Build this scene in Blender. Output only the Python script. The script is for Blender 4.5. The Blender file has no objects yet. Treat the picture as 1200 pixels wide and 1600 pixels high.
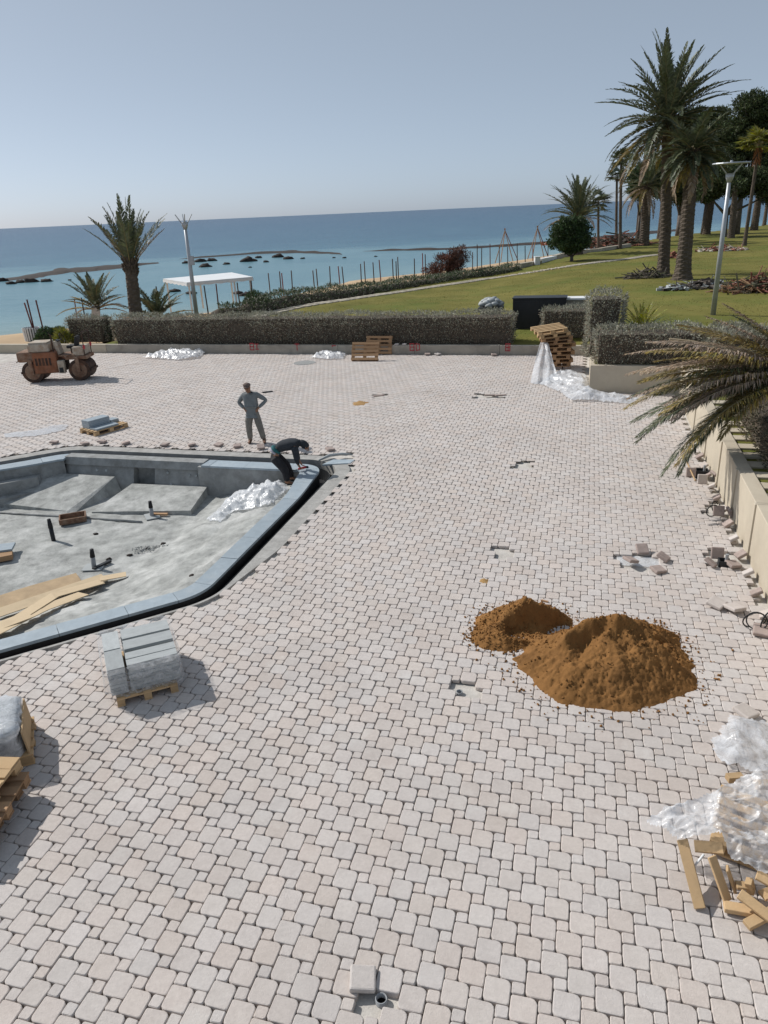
import bpy, math, random
import numpy as np
from mathutils import Vector, Matrix, Euler, noise
S = bpy.context.scene
COL = S.collection
R = math.radians
rng = np.random.default_rng(7)
random.seed(7)

# ------------------------------------------------------------------ camera, sky, sun, exposure
CAMZ = 6.0; FPX = 1160.0
CX = Vector((.99901, -.01665, -.04116)); CY = Vector((.0444, .3746, .92612)); CF = Vector((0, .92704, -.37497))
cd = bpy.data.cameras.new('camera'); cam = bpy.data.objects.new('camera', cd); COL.objects.link(cam)
cz = -CF; cy = cz.cross(CX).normalized(); cx = cy.cross(cz).normalized()
m = Matrix((cx, cy, cz)).transposed().to_4x4(); m.translation = (0, 0, CAMZ); cam.matrix_world = m
cd.sensor_fit = 'VERTICAL'; cd.sensor_height = 24; cd.lens = FPX/1600*24; cd.clip_start = .1; cd.clip_end = 60000
S.camera = cam
SUN_EL, SUN_AZ = 41.0, 148.0      # azimuth counted from +X towards +Y
w = bpy.data.worlds.new('World'); S.world = w; w.use_nodes = True
nt = w.node_tree; bg = nt.nodes['Background']
sky = nt.nodes.new('ShaderNodeTexSky'); sky.sky_type = 'NISHITA'; sky.sun_disc = False
sky.sun_elevation = R(SUN_EL); sky.sun_rotation = R(90-SUN_AZ)
sky.altitude = 0; sky.air_density = .4; sky.dust_density = .85; sky.ozone_density = 3.0
hs = nt.nodes.new('ShaderNodeHueSaturation'); hs.inputs['Saturation'].default_value = .64; hs.inputs['Hue'].default_value = .482       # hazy, washed-out air
hz_ = nt.nodes.new('ShaderNodeMix'); hz_.data_type = 'RGBA'; hz_.inputs[0].default_value = .45; hz_.inputs[7].default_value = (4.0, 4.75, 5.75, 1)   # even veil of haze
nt.links.new(sky.outputs[0], hs.inputs['Color']); nt.links.new(hs.outputs[0], hz_.inputs[6]); nt.links.new(hz_.outputs[2], bg.inputs[0]); bg.inputs[1].default_value = .09
sd = bpy.data.lights.new('sun', 'SUN'); sd.energy = 3.3; sd.angle = R(.6); sd.color = (1, .965, .915)
so = bpy.data.objects.new('sun', sd); COL.objects.link(so)
sv = Vector((math.cos(R(SUN_EL))*math.cos(R(SUN_AZ)), math.cos(R(SUN_EL))*math.sin(R(SUN_AZ)), math.sin(R(SUN_EL))))
so.rotation_euler = sv.to_track_quat('Z', 'Y').to_euler()
S.view_settings.view_transform = 'Standard'; S.view_settings.look = 'None'
S.view_settings.exposure = 0.30; S.view_settings.gamma = 1

# ------------------------------------------------------------------ measuring helpers
TH = R(-15.6); KC, KS = math.cos(TH), -math.sin(TH)
def W(u, v, z=0): return Vector((u*KC+v*KS, -u*KS+v*KC, z))       # plaza grid -> world
def UV(p): return p[0]*KC-p[1]*KS, p[0]*KS+p[1]*KC
def ray(px, py): return CX*(px-600)+cy*(800-py)+CF*FPX
def at(px, py, z=0):                                             # point of the photograph on the level z
    d = ray(px, py); t = (z-CAMZ)/d.z; return Vector((d.x*t, d.y*t, z))
def zat(px, py, p):                                              # height of a pixel above the plan position p
    d = ray(px, py); return CAMZ+d.z*math.hypot(p[0], p[1])/math.hypot(d.x, d.y)
def proj(p):
    q = Vector(p)-Vector((0, 0, CAMZ)); f = q.dot(CF); return 600+FPX*q.dot(CX)/f, 800-FPX*q.dot(cy)/f, f

# ------------------------------------------------------------------ materials
def mat(name, col, rough=.8, col2=None, scale=5, var=.18, rnd=.0, isl=.0, bump=0, bscale=40, spec=.3, metal=0, stain=None, stain_s=1.2, stain_a=.5, alpha=1, coord='Object', trans=0, hue=0, dirt=None):
    M = bpy.data.materials.new(name); M.use_nodes = True; T = M.node_tree; N = T.nodes; L = T.links
    B = N['Principled BSDF']; B.inputs['Roughness'].default_value = rough; B.inputs['Metallic'].default_value = metal
    B.inputs['Specular IOR Level'].default_value = spec
    if coord == 'World': co = N.new('ShaderNodeNewGeometry').outputs['Position']
    else: co = N.new('ShaderNodeTexCoord').outputs[coord]
    nz = N.new('ShaderNodeTexNoise'); nz.inputs['Scale'].default_value = scale; nz.inputs['Detail'].default_value = 6; nz.inputs['Roughness'].default_value = .65
    L.new(co, nz.inputs['Vector'])
    mr = N.new('ShaderNodeMapRange'); mr.inputs[1].default_value = .3; mr.inputs[2].default_value = .7; L.new(nz.outputs[0], mr.inputs[0])
    mx = N.new('ShaderNodeMix'); mx.data_type = 'RGBA'; L.new(mr.outputs[0], mx.inputs[0])
    a = [c*(1-var) for c in col]; b = list(col2) if col2 else [min(1, c*(1+var)) for c in col]
    mx.inputs[6].default_value = (*a, 1); mx.inputs[7].default_value = (*b, 1); out = mx.outputs[2]
    if stain:
        n2 = N.new('ShaderNodeTexNoise'); n2.inputs['Scale'].default_value = stain_s; n2.inputs['Detail'].default_value = 8; n2.inputs['Roughness'].default_value = .7; L.new(co, n2.inputs['Vector'])
        r2 = N.new('ShaderNodeMapRange'); r2.inputs[1].default_value = .48; r2.inputs[2].default_value = .66; r2.inputs[4].default_value = stain_a; L.new(n2.outputs[0], r2.inputs[0])
        m2 = N.new('ShaderNodeMix'); m2.data_type = 'RGBA'; L.new(r2.outputs[0], m2.inputs[0]); L.new(out, m2.inputs[6]); m2.inputs[7].default_value = (*stain, 1); out = m2.outputs[2]
    if dirt:
        n4 = N.new('ShaderNodeTexNoise'); n4.inputs['Scale'].default_value = .45; n4.inputs['Detail'].default_value = 9; n4.inputs['Roughness'].default_value = .68; n4.inputs['Distortion'].default_value = .6; L.new(co, n4.inputs['Vector'])
        r4_ = N.new('ShaderNodeMapRange'); r4_.inputs[1].default_value = .46; r4_.inputs[2].default_value = .72; r4_.inputs[4].default_value = .55; L.new(n4.outputs[0], r4_.inputs[0])
        m4 = N.new('ShaderNodeMix'); m4.data_type = 'RGBA'; L.new(r4_.outputs[0], m4.inputs[0]); L.new(out, m4.inputs[6]); m4.inputs[7].default_value = (*dirt, 1); out = m4.outputs[2]
        n5 = N.new('ShaderNodeTexNoise'); n5.inputs['Scale'].default_value = .9; n5.inputs['Detail'].default_value = 7; n5.inputs['Roughness'].default_value = .75; L.new(co, n5.inputs['Vector'])
        r5_ = N.new('ShaderNodeMapRange'); r5_.inputs[1].default_value = .56; r5_.inputs[2].default_value = .70; r5_.inputs[4].default_value = .6; L.new(n5.outputs[0], r5_.inputs[0])
        m5_ = N.new('ShaderNodeMix'); m5_.data_type = 'RGBA'; L.new(r5_.outputs[0], m5_.inputs[0]); L.new(out, m5_.inputs[6]); m5_.inputs[7].default_value = (.60, .57, .535, 1); out = m5_.outputs[2]
    if rnd or isl or hue:
        h = N.new('ShaderNodeHueSaturation'); L.new(out, h.inputs['Color'])
        src = []
        oi = N.new('ShaderNodeObjectInfo'); ge = N.new('ShaderNodeNewGeometry')
        ad = N.new('ShaderNodeMath'); ad.operation = 'ADD'; L.new(ge.outputs['Random Per Island'], ad.inputs[0]); L.new(oi.outputs['Random'], ad.inputs[1])
        fr = N.new('ShaderNodeMath'); fr.operation = 'FRACT'; L.new(ad.outputs[0], fr.inputs[0])
        k = max(rnd, isl)
        r3 = N.new('ShaderNodeMapRange'); r3.inputs[3].default_value = 1-k; r3.inputs[4].default_value = 1+k; L.new(fr.outputs[0], r3.inputs[0]); L.new(r3.outputs[0], h.inputs['Value'])
        if hue:
            ml = N.new('ShaderNodeMath'); ml.operation = 'MULTIPLY'; ml.inputs[1].default_value = 7.31; L.new(fr.outputs[0], ml.inputs[0])
            f2 = N.new('ShaderNodeMath'); f2.operation = 'FRACT'; L.new(ml.outputs[0], f2.inputs[0])
            r4 = N.new('ShaderNodeMapRange'); r4.inputs[3].default_value = .5-hue; r4.inputs[4].default_value = .5+hue; L.new(f2.outputs[0], r4.inputs[0]); L.new(r4.outputs[0], h.inputs['Hue'])
            m5 = N.new('ShaderNodeMath'); m5.operation = 'MULTIPLY'; m5.inputs[1].default_value = 3.77; L.new(f2.outputs[0], m5.inputs[0])
            f3 = N.new('ShaderNodeMath'); f3.operation = 'FRACT'; L.new(m5.outputs[0], f3.inputs[0])
            r5 = N.new('ShaderNodeMapRange'); r5.inputs[3].default_value = .75; r5.inputs[4].default_value = 1.25; L.new(f3.outputs[0], r5.inputs[0]); L.new(r5.outputs[0], h.inputs['Saturation'])
        out = h.outputs[0]
    L.new(out, B.inputs['Base Color'])
    if bump:
        n3 = N.new('ShaderNodeTexNoise'); n3.inputs['Scale'].default_value = bscale; n3.inputs['Detail'].default_value = 8; n3.inputs['Roughness'].default_value = .7; L.new(co, n3.inputs['Vector'])
        bp = N.new('ShaderNodeBump'); bp.inputs['Strength'].default_value = bump; bp.inputs['Distance'].default_value = .02; L.new(n3.outputs[0], bp.inputs['Height']); L.new(bp.outputs[0], B.inputs['Normal'])
    if trans:
        tr = N.new('ShaderNodeBsdfTranslucent'); L.new(out, tr.inputs[0]); ms = N.new('ShaderNodeMixShader'); ms.inputs[0].default_value = trans
        L.new(B.outputs[0], ms.inputs[1]); L.new(tr.outputs[0], ms.inputs[2]); L.new(ms.outputs[0], N['Material Output'].inputs[0])
    if alpha < 1:
        B.inputs['Alpha'].default_value = alpha
    return M

def film(name, lo, hi, col=(.85, .87, .9), rough=.22):
    M = bpy.data.materials.new(name); M.use_nodes = True; T = M.node_tree; N = T.nodes; L = T.links
    B = N['Principled BSDF']; B.inputs['Base Color'].default_value = (*col, 1); B.inputs['Roughness'].default_value = rough; B.inputs['Specular IOR Level'].default_value = .7
    tr = N.new('ShaderNodeBsdfTranslucent'); tr.inputs[0].default_value = (*col, 1)
    ms = N.new('ShaderNodeMixShader'); ms.inputs[0].default_value = .35; L.new(B.outputs[0], ms.inputs[1]); L.new(tr.outputs[0], ms.inputs[2])
    tp = N.new('ShaderNodeBsdfTransparent'); m2 = N.new('ShaderNodeMixShader'); L.new(tp.outputs[0], m2.inputs[1]); L.new(ms.outputs[0], m2.inputs[2])
    tc = N.new('ShaderNodeTexCoord'); nz = N.new('ShaderNodeTexNoise'); nz.inputs['Scale'].default_value = 7; nz.inputs['Detail'].default_value = 7; nz.inputs['Roughness'].default_value = .7; nz.inputs['Distortion'].default_value = 1.2
    L.new(tc.outputs['Object'], nz.inputs[0]); mr = N.new('ShaderNodeMapRange'); mr.inputs[1].default_value = .35; mr.inputs[2].default_value = .65; mr.inputs[3].default_value = lo; mr.inputs[4].default_value = hi
    L.new(nz.outputs[0], mr.inputs[0]); L.new(mr.outputs[0], m2.inputs[0])
    v = N.new('ShaderNodeTexNoise'); v.inputs['Scale'].default_value = 11; v.inputs['Detail'].default_value = 3; v.inputs['Distortion'].default_value = 2; L.new(tc.outputs['Object'], v.inputs[0])
    bp = N.new('ShaderNodeBump'); bp.inputs['Strength'].default_value = .5; bp.inputs['Distance'].default_value = .02; L.new(v.outputs[0], bp.inputs['Height']); L.new(bp.outputs[0], B.inputs['Normal'])
    L.new(m2.outputs[0], N['Material Output'].inputs[0]); return M

PAV = mat('paver stone', (.54, .488, .452), .85, scale=26, var=.08, isl=.045, hue=.003, bump=.4, bscale=70, stain=(.42, .37, .34), stain_s=6, stain_a=.35, coord='World', dirt=(.40, .355, .325))
PAVD = mat('paver stone underside', (.36, .29, .26), .9, scale=14, var=.15, rnd=.12, bump=.4, bscale=50)
SANDB = mat('bedding sand', (.52, .49, .45), .95, scale=3, var=.2, bump=.6, bscale=25, stain=(.38, .34, .3), stain_s=2)
CONC = mat('rough concrete', (.33, .335, .32), .9, scale=3.2, var=.34, bump=1, bscale=13, stain=(.56, .56, .54), stain_s=1.3, stain_a=.75)
CONCD = mat('grey concrete', (.29, .295, .29), .9, scale=3, var=.25, bump=.5, bscale=14, stain=(.17, .165, .15), stain_s=2.2, stain_a=.6)
STRIP = mat('concrete strip', (.36, .35, .33), .9, scale=4, var=.2, bump=.5, bscale=20, stain=(.25, .24, .22), stain_s=3)
SLATE = mat('blue grey stone', (.31, .365, .405), .55, scale=6, var=.10, rnd=.10, bump=.1, bscale=80, stain=(.42, .46, .48), stain_s=2.5, stain_a=.5)
SLATEG = mat('grey stone slab', (.37, .39, .39), .65, scale=5, var=.10, rnd=.16, bump=.12, bscale=70, stain=(.28, .29, .29), stain_s=3, stain_a=.5)
CHSHADE = mat('channel shade black', (.018, .018, .02), .5, scale=5, var=.3, bump=.2)  # shade inside the overflow channel, put into a near-black base colour
WALLB = mat('beige render', (.50, .44, .345), .9, scale=1.2, var=.08, bump=.25, bscale=30, stain=(.44, .375, .29), stain_s=1.1, stain_a=.6)
WALLG = mat('weathered render', (.36, .33, .28), .92, scale=1.5, var=.14, bump=.3, bscale=30, stain=(.26, .235, .2), stain_s=1.4, stain_a=.7)
REDP = mat('red paint', (.42, .05, .06), .7, scale=8, var=.3)
WOODN = mat('fresh pallet wood', (.50, .345, .19), .8, scale=3, var=.22, rnd=.22, bump=.25, bscale=30, stain=(.35, .22, .11), stain_s=3)
WOODO = mat('old pallet wood', (.36, .22, .12), .85, scale=3, var=.25, rnd=.28, bump=.3, bscale=30, stain=(.22, .14, .09), stain_s=3)
PLY = mat('plywood', (.55, .43, .28), .8, scale=3, var=.15, rnd=.14, bump=.1, bscale=40, stain=(.42, .32, .21), stain_s=3)
PLYB = mat('brown plywood', (.40, .29, .175), .8, scale=3, var=.18, bump=.1, bscale=40, stain=(.30, .21, .13), stain_s=2)
SANDP = mat('damp brown sand', (.235, .118, .042), .98, scale=1.6, var=.25, bump=.5, bscale=45, stain=(.13, .066, .026), stain_s=2.6, stain_a=.6, spec=.1)
FILMW = film('white plastic sheet', .50, .95)
FILMC = film('clear plastic film', .38, .92, (.80, .82, .85), .16)
FILMT = film('thin stretch film', .0, .55, (.8, .82, .85), .16)
STEEL = mat('galvanised steel', (.40, .42, .44), .45, scale=6, var=.12, metal=.4)
DARK = mat('dark painted metal', (.022, .024, .027), .5, scale=3, var=.2)
WHITE = mat('white painted metal', (.74, .75, .75), .5, scale=3, var=.05, stain=(.62, .62, .6), stain_s=2)
RUST = mat('rusty orange paint', (.23, .095, .05), .8, col2=(.30, .22, .16), scale=4, var=.35, bump=.3, bscale=30, stain=(.12, .055, .03), stain_s=3, stain_a=.85)
RUSTO = mat('faded orange paint', (.36, .13, .055), .75, col2=(.27, .13, .08), scale=4, var=.3, bump=.2, stain=(.12, .06, .035), stain_s=3, stain_a=.8)
RUSTD = mat('rusted drum steel', (.055, .034, .026), .75, scale=6, var=.35, bump=.3, bscale=20, stain=(.17, .08, .04), stain_s=3)
CREAM = mat('dusty cream paint', (.42, .37, .30), .75, scale=5, var=.15, stain=(.26, .14, .08), stain_s=4, stain_a=.7)
RUBBER = mat('black rubber', (.02, .02, .022), .7)
PVC = mat('grey pvc pipe', (.30, .31, .32), .5)
POSTW = mat('weathered post', (.085, .062, .05), .9, scale=10, var=.3, rnd=.4)
POSTR = mat('red brown post', (.16, .05, .04), .8, scale=6, var=.3, rnd=.3)
ROCK = mat('reef rock', (.034, .027, .024), .9, scale=2, var=.35, bump=.8, bscale=3, stain=(.065, .05, .042), stain_s=.9)
BEACHM = mat('beach sand', (.46, .33, .20), .95, scale=.35, var=.15, bump=.5, bscale=3, stain=(.37, .26, .16), stain_s=.2)
SOIL = mat('dry soil', (.20, .145, .095), .95, scale=2, var=.3, bump=.6, bscale=8)
LEAFG = mat('silver hedge leaf', (.32, .315, .245), .75, scale=1.1, var=.25, isl=.45, hue=.03, trans=.2)
LEAFB = mat('brown hedge twig', (.27, .21, .155), .85, scale=2, var=.3, isl=.4, trans=.1)
LEAFD = mat('dark green leaf', (.055, .088, .035), .6, scale=1.2, var=.35, isl=.45, hue=.03, trans=.25)
LEAFP = mat('pine needle', (.065, .085, .035), .7, scale=.5, var=.4, isl=.5, hue=.03, trans=.2)
LEAFY = mat('yellow green leaf', (.24, .24, .05), .6, scale=1.5, var=.4, isl=.4, hue=.03, trans=.3)
LEAFR = mat('rust red leaf', (.19, .065, .035), .8, scale=.6, var=.3, isl=.45, col2=(.12, .085, .07), trans=.15)
LEAFX = mat('dry scrub leaf', (.16, .12, .085), .85, scale=1.3, var=.4, isl=.45, hue=.02, col2=(.12, .13, .08), trans=.15)
CORE = mat('hedge inner twigs', (.095, .078, .06), .95, scale=6, var=.4, bump=1, bscale=12)
PALMG = mat('palm leaflet', (.105, .125, .07), .5, scale=.8, var=.25, isl=.35, hue=.02, trans=.2, spec=.4)
PALMY = mat('yellowing palm leaflet', (.29, .225, .085), .6, scale=.8, var=.3, isl=.35, hue=.02, trans=.25)
PALMB = mat('dead palm leaflet', (.36, .275, .20), .8, scale=.8, var=.3, isl=.35, hue=.015, trans=.15)
RACH = mat('palm rachis', (.24, .20, .10), .6, scale=3, var=.2)
RACHB = mat('dry palm rachis', (.36, .29, .20), .7, scale=3, var=.2)
TRUNK = mat('palm trunk', (.105, .083, .065), .95, scale=4, var=.35, bump=.6, bscale=10, stain=(.10, .075, .055), stain_s=3)
TRUNKO = mat('stripped orange palm trunk', (.30, .13, .055), .85, scale=4, var=.3)
BARK = mat('grey bark', (.13, .11, .095), .95, scale=3, var=.35, bump=.6, bscale=8)
SKIN = mat('skin', (.30, .16, .10), .6, var=.06)
SHIRT = mat('grey green sweatshirt', (.19, .205, .21), .9, scale=9, var=.14, bump=.3, bscale=14)
TROU = mat('dusty grey trousers', (.20, .19, .17), .9, scale=7, var=.25, bump=.3, bscale=14)
NAVY = mat('dark slate hoodie', (.033, .038, .045), .9, scale=9, var=.2, bump=.3, bscale=14)
BLACKT = mat('black work trousers', (.03, .029, .032), .9, scale=8, var=.3, bump=.3, bscale=14)
TEAL = mat('teal shirt hem', (.03, .13, .14), .85)
LILAC = mat('pale lilac underwear band', (.42, .40, .46), .8)
CAPM = mat('striped cap cloth', (.16, .12, .105), .9, scale=30, var=.4)
BOOT = mat('brown work boot', (.10, .065, .045), .8, var=.3)
HAIR = mat('dark hair', (.012, .01, .01), .7)
LIPM = mat('lip', (.2, .07, .055), .6)

# ------------------------------------------------------------------ object helpers
def tag(o, label=None, cat=None, group=None, kind=None):
    if label: o['label'] = label
    if cat: o['category'] = cat; o['kind'] = 'thing'
    if group: o['group'] = group
    if kind: o['kind'] = kind
    return o
def thing(name, label, cat, loc=(0, 0, 0), rz=0, group=None, rot=None):
    o = bpy.data.objects.new(name, None); COL.objects.link(o); o.location = loc
    o.rotation_euler = rot if rot else (0, 0, rz); o.empty_display_size = .2
    return tag(o, label, cat, group)
def link(name, me, parent=None, loc=(0, 0, 0), rot=(0, 0, 0), scale=None):
    o = bpy.data.objects.new(name, me); COL.objects.link(o); o.location = loc; o.rotation_euler = rot
    if scale: o.scale = scale
    if parent: o.parent = parent
    return o
def npmesh(name, V, F, mats, smooth=False, midx=None):
    V = np.asarray(V, np.float32); F = np.asarray(F, np.int32); me = bpy.data.meshes.new(name)
    me.vertices.add(len(V)); me.vertices.foreach_set('co', V.ravel())
    n, k = F.shape; me.loops.add(n*k); me.loops.foreach_set('vertex_index', F.ravel())
    me.polygons.add(n); me.polygons.foreach_set('loop_start', np.arange(0, n*k, k, dtype=np.int32))
    try: me.polygons.foreach_set('loop_total', np.full(n, k, np.int32))
    except Exception: pass
    if midx is not None: me.polygons.foreach_set('material_index', np.asarray(midx, np.int32))
    me.polygons.foreach_set('use_smooth', np.full(n, smooth))
    for q in (mats if isinstance(mats, (list, tuple)) else [mats]): me.materials.append(q)
    me.update(calc_edges=True); me.validate(); return me
class MB:
    def __init__(s): s.v = []; s.f = []; s.m = []
    def add(s, V, F, k=0):
        b = len(s.v); s.v += [tuple(p) for p in V]; s.f += [tuple(b+i for i in f) for f in F]; s.m += [k]*len(F); return s
    def box(s, c, d, rot=None, k=0, taper=1):
        M = (Euler(rot).to_matrix() if rot is not None else Matrix.Identity(3)); c = Vector(c)
        P = []
        for z in (-1, 1):
            t = taper if z > 0 else 1
            for x, y in ((-1, -1), (1, -1), (1, 1), (-1, 1)): P.append(c+M@Vector((x*d[0]/2*t, y*d[1]/2*t, z*d[2]/2)))
        return s.add(P, [(3, 2, 1, 0), (4, 5, 6, 7), (0, 1, 5, 4), (1, 2, 6, 5), (2, 3, 7, 6), (3, 0, 4, 7)], k)
    def tube(s, pts, rad, n=8, k=0, cap=True):
        pts = [Vector(p) for p in pts]; rad = rad if isinstance(rad, (list, tuple)) else [rad]*len(pts); P = []; F = []
        up = Vector((0, 0, 1)); prev = None
        for i, p in enumerate(pts):
            d = (pts[min(i+1, len(pts)-1)]-pts[max(i-1, 0)]).normalized()
            a = prev if prev is not None else (Vector((1, 0, 0)) if abs(d.z) > .9 else up)
            a = (a-d*a.dot(d)).normalized(); prev = a; b = d.cross(a)
            for j in range(n):
                t = 2*math.pi*j/n; P.append(p+(a*math.cos(t)+b*math.sin(t))*rad[i])
        for i in range(len(pts)-1):
            for j in range(n):
                q = (j+1) % n; F.append((i*n+j, i*n+q, (i+1)*n+q, (i+1)*n+j))
        if cap: F.append(tuple(range(n-1, -1, -1))); F.append(tuple((len(pts)-1)*n+j for j in range(n)))
        return s.add(P, F, k)
    def prism(s, poly, z0, z1, k=0):
        n = len(poly); P = [(x, y, z0) for x, y in poly]+[(x, y, z1) for x, y in poly]
        return s.add(P, [tuple(range(n-1, -1, -1)), tuple(range(n, 2*n))]+[(i, (i+1) % n, n+(i+1) % n, n+i) for i in range(n)], k)
    def blob(s, c, r, sc=(1, 1, 1), amp=.15, fr=1.5, nu=14, nv=9, seed=0, k=0):
        P = []; F = []
        for i in range(nv+1):
            ph = math.pi*i/nv
            for j in range(nu):
                t = 2*math.pi*j/nu; d = Vector((math.sin(ph)*math.cos(t), math.sin(ph)*math.sin(t), math.cos(ph)))
                q = 1+amp*noise.noise(d*fr+Vector((seed*3.1, seed*1.7, 0)))*2+amp*.5*noise.noise(d*fr*3+Vector((seed, 0, 9)))
                P.append((c[0]+d.x*r*q*sc[0], c[1]+d.y*r*q*sc[1], c[2]+d.z*r*q*sc[2]))
        for i in range(nv):
            for j in range(nu): F.append((i*nu+j, (i+1)*nu+j, (i+1)*nu+(j+1) % nu, i*nu+(j+1) % nu))
        return s.add(P, F, k)
    def mesh(s, name, mats, smooth=False):
        me = bpy.data.meshes.new(name); me.from_pydata(s.v, [], s.f)
        for q in (mats if isinstance(mats, (list, tuple)) else [mats]): me.materials.append(q)
        me.polygons.foreach_set('material_index', s.m); me.polygons.foreach_set('use_smooth', [smooth]*len(s.f)); me.update(); return me
    def build(s, name, mats, parent=None, smooth=False, bevel=0, loc=(0, 0, 0), rot=(0, 0, 0)):
        o = link(name, s.mesh(name, mats, smooth), parent, loc, rot)
        if bevel:
            b = o.modifiers.new('b', 'BEVEL'); b.width = bevel; b.segments = 2; b.limit_method = 'ANGLE'
        return o
def fbm(x, y, s=0, o=4):
    return noise.fractal(Vector((x, y, s)), .8, 2.1, o, noise_basis='PERLIN_ORIGINAL')
def inpoly(x, y, poly):
    c = False; n = len(poly); j = n-1
    for i in range(n):
        xi, yi = poly[i]; xj, yj = poly[j]
        if (yi > y) != (yj > y) and x < (xj-xi)*(y-yi)/(yj-yi)+xi: c = not c
        j = i
    return c
def cards(P, D, ln, wd, jit=.6):
    """leaf shaped quads at P pointing along D"""
    n = len(P); D = D+rng.normal(0, jit, (n, 3)); D /= np.linalg.norm(D, axis=1)[:, None]+1e-9
    A = rng.normal(0, 1, (n, 3)); Sd = np.cross(D, A); Sd /= np.linalg.norm(Sd, axis=1)[:, None]+1e-9
    l = (ln*rng.uniform(.6, 1.3, n))[:, None]; q = (wd*rng.uniform(.7, 1.2, n))[:, None]
    V = np.stack([P, P+D*l*.5+Sd*q*.5, P+D*l, P+D*l*.5-Sd*q*.5], 1).reshape(-1, 3)
    return V, np.arange(4*n).reshape(n, 4)
def leafobj(name, V, F, mats, parent=None, midx=None):
    return link(name, npmesh(name, V, F, mats, midx=midx), parent)

# ------------------------------------------------------------------ sea, beach, lawn
SEA = -2.2
SX = np.array([-400, -150, -100, -60, -31, -10.3, -2, 10.4, 29, 45, 80, 200, 600.]); SY = np.array([-160, 10, 33, 50, 62.6, 75, 96, 106, 128, 146, 175, 250, 400.])
def shore(x): return float(np.interp(x, SX, SY))
def reefline(x): return float(np.interp(x, [-300, -70, -50, -40, -18, 0, 15, 39, 200], [60, 148, 160, 170, 171, 175, 177, 180, 300]))
FX = np.array([-18, -14.5, -9, -6, 1.5, 12.4, 19, 25, 28, 36, 50, 70, 120, 200.]); FY = np.array([36, 40.5, 45.5, 49, 60, 72.5, 80, 88, 93, 105, 121, 140, 175, 240.])
def lawnedge(x): return float(np.interp(x, FX, FY))
def sstep(a, b, t):
    t = min(1, max(0, (t-a)/(b-a))); return t*t*(3-2*t)
def lawnz(x, y):
    u, v = UV((x, y)); return .36+.56*sstep(-9, .6, u)*(sstep(33.4, 37, v) if u < .25 else 1)+.10*fbm(x*.06, y*.06, 3)*sstep(36, 50, v)+.0035*max(0, u-3)*sstep(30, 45, v)
def beachz(x, y):
    u, v = UV((x, y)); D = shore(x)-y
    z = SEA+(.10*D if D > 0 else .035*D); z = min(z, -.05 if x < -8 else .15)
    z += .10*fbm(x*.12, y*.12, 5)*min(1, max(0, D/6))
    if (v < 33.1 and u < .3) or (v < 26 and u < 80) or (y < lawnedge(x)-1.5 and x > -13): z = min(z, -1.5 if v < 33.1 and u < 80 else lawnz(x, y)-.35)
    return max(z, -4)
def build_sea():
    rad = np.concatenate([np.linspace(30, 260, 60), np.geomspace(270, 30000, 40)]); na = 240
    ang = np.linspace(0, 2*np.pi, na, endpoint=False)
    V = np.array([(r*math.cos(a), r*math.sin(a), SEA) for r in rad for a in ang])
    F = np.array([(i*na+j, (i+1)*na+j, (i+1)*na+(j+1) % na, i*na+(j+1) % na) for i in range(len(rad)-1) for j in range(na)])
    M = bpy.data.materials.new('sea water'); M.use_nodes = True; T = M.node_tree; N = T.nodes; L = T.links; B = N['Principled BSDF']
    at_ = N.new('ShaderNodeAttribute'); at_.attribute_name = 'deep'
    ge = N.new('ShaderNodeNewGeometry')
    nz = N.new('ShaderNodeTexNoise'); nz.inputs['Scale'].default_value = .045; nz.inputs['Detail'].default_value = 5; L.new(ge.outputs['Position'], nz.inputs[0])
    ad = N.new('ShaderNodeMath'); ad.operation = 'MULTIPLY_ADD'; ad.inputs[1].default_value = .22; L.new(nz.outputs[0], ad.inputs[0])
    sb = N.new('ShaderNodeMath'); sb.operation = 'SUBTRACT'; sb.inputs[1].default_value = .11; L.new(at_.outputs['Fac'], sb.inputs[0]); L.new(sb.outputs[0], ad.inputs[2])
    cr = N.new('ShaderNodeValToRGB'); L.new(ad.outputs[0], cr.inputs[0]); e = cr.color_ramp.elements
    e[0].position = 0; e[0].color = (.30, .30, .25, 1); e[1].position = 1; e[1].color = (.010, .058, .122, 1)
    for p, c in ((.06, (.20, .29, .29, 1)), (.22, (.165, .28, .31, 1)), (.42, (.12, .235, .28, 1)), (.55, (.045, .135, .195, 1)), (.75, (.014, .078, .145, 1))):
        q = e.new(p); q.color = c
    L.new(cr.outputs[0], B.inputs['Base Color']); B.inputs['Roughness'].default_value = .26; B.inputs['IOR'].default_value = 1.33; B.inputs['Specular IOR Level'].default_value = .14
    mp = N.new('ShaderNodeMapping'); mp.inputs['Scale'].default_value = (.35, 1, 1); mp.inputs['Rotation'].default_value = (0, 0, R(-12)); L.new(ge.outputs['Position'], mp.inputs[0])
    w1 = N.new('ShaderNodeTexNoise'); w1.inputs['Scale'].default_value = .55; w1.inputs['Detail'].default_value = 7; w1.inputs['Roughness'].default_value = .62; w1.inputs['Distortion'].default_value = .4; L.new(mp.outputs[0], w1.inputs[0])
    bp = N.new('ShaderNodeBump'); bp.inputs['Strength'].default_value = 1; bp.inputs['Distance'].default_value = .35; L.new(w1.outputs[0], bp.inputs['Height']); L.new(bp.outputs[0], B.inputs['Normal'])
    me = npmesh('sea', V, F, M)
    dp = []
    for x, y, _ in V:
        s = y-shore(x); k = y-reefline(x)
        if s < 0: d = 0
        elif k < 0: d = .05+.37*min(1, s/26)
        else: d = .42+.2*min(1, k/60)+.38*min(1, max(0, math.hypot(x, y)-230)/2500)**.6
        dp.append(d)
    me.attributes.new('deep', 'FLOAT', 'POINT').data.foreach_set('value', np.array(dp, np.float32))
    tag(link('sea', me), kind='structure')
build_sea()
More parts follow.
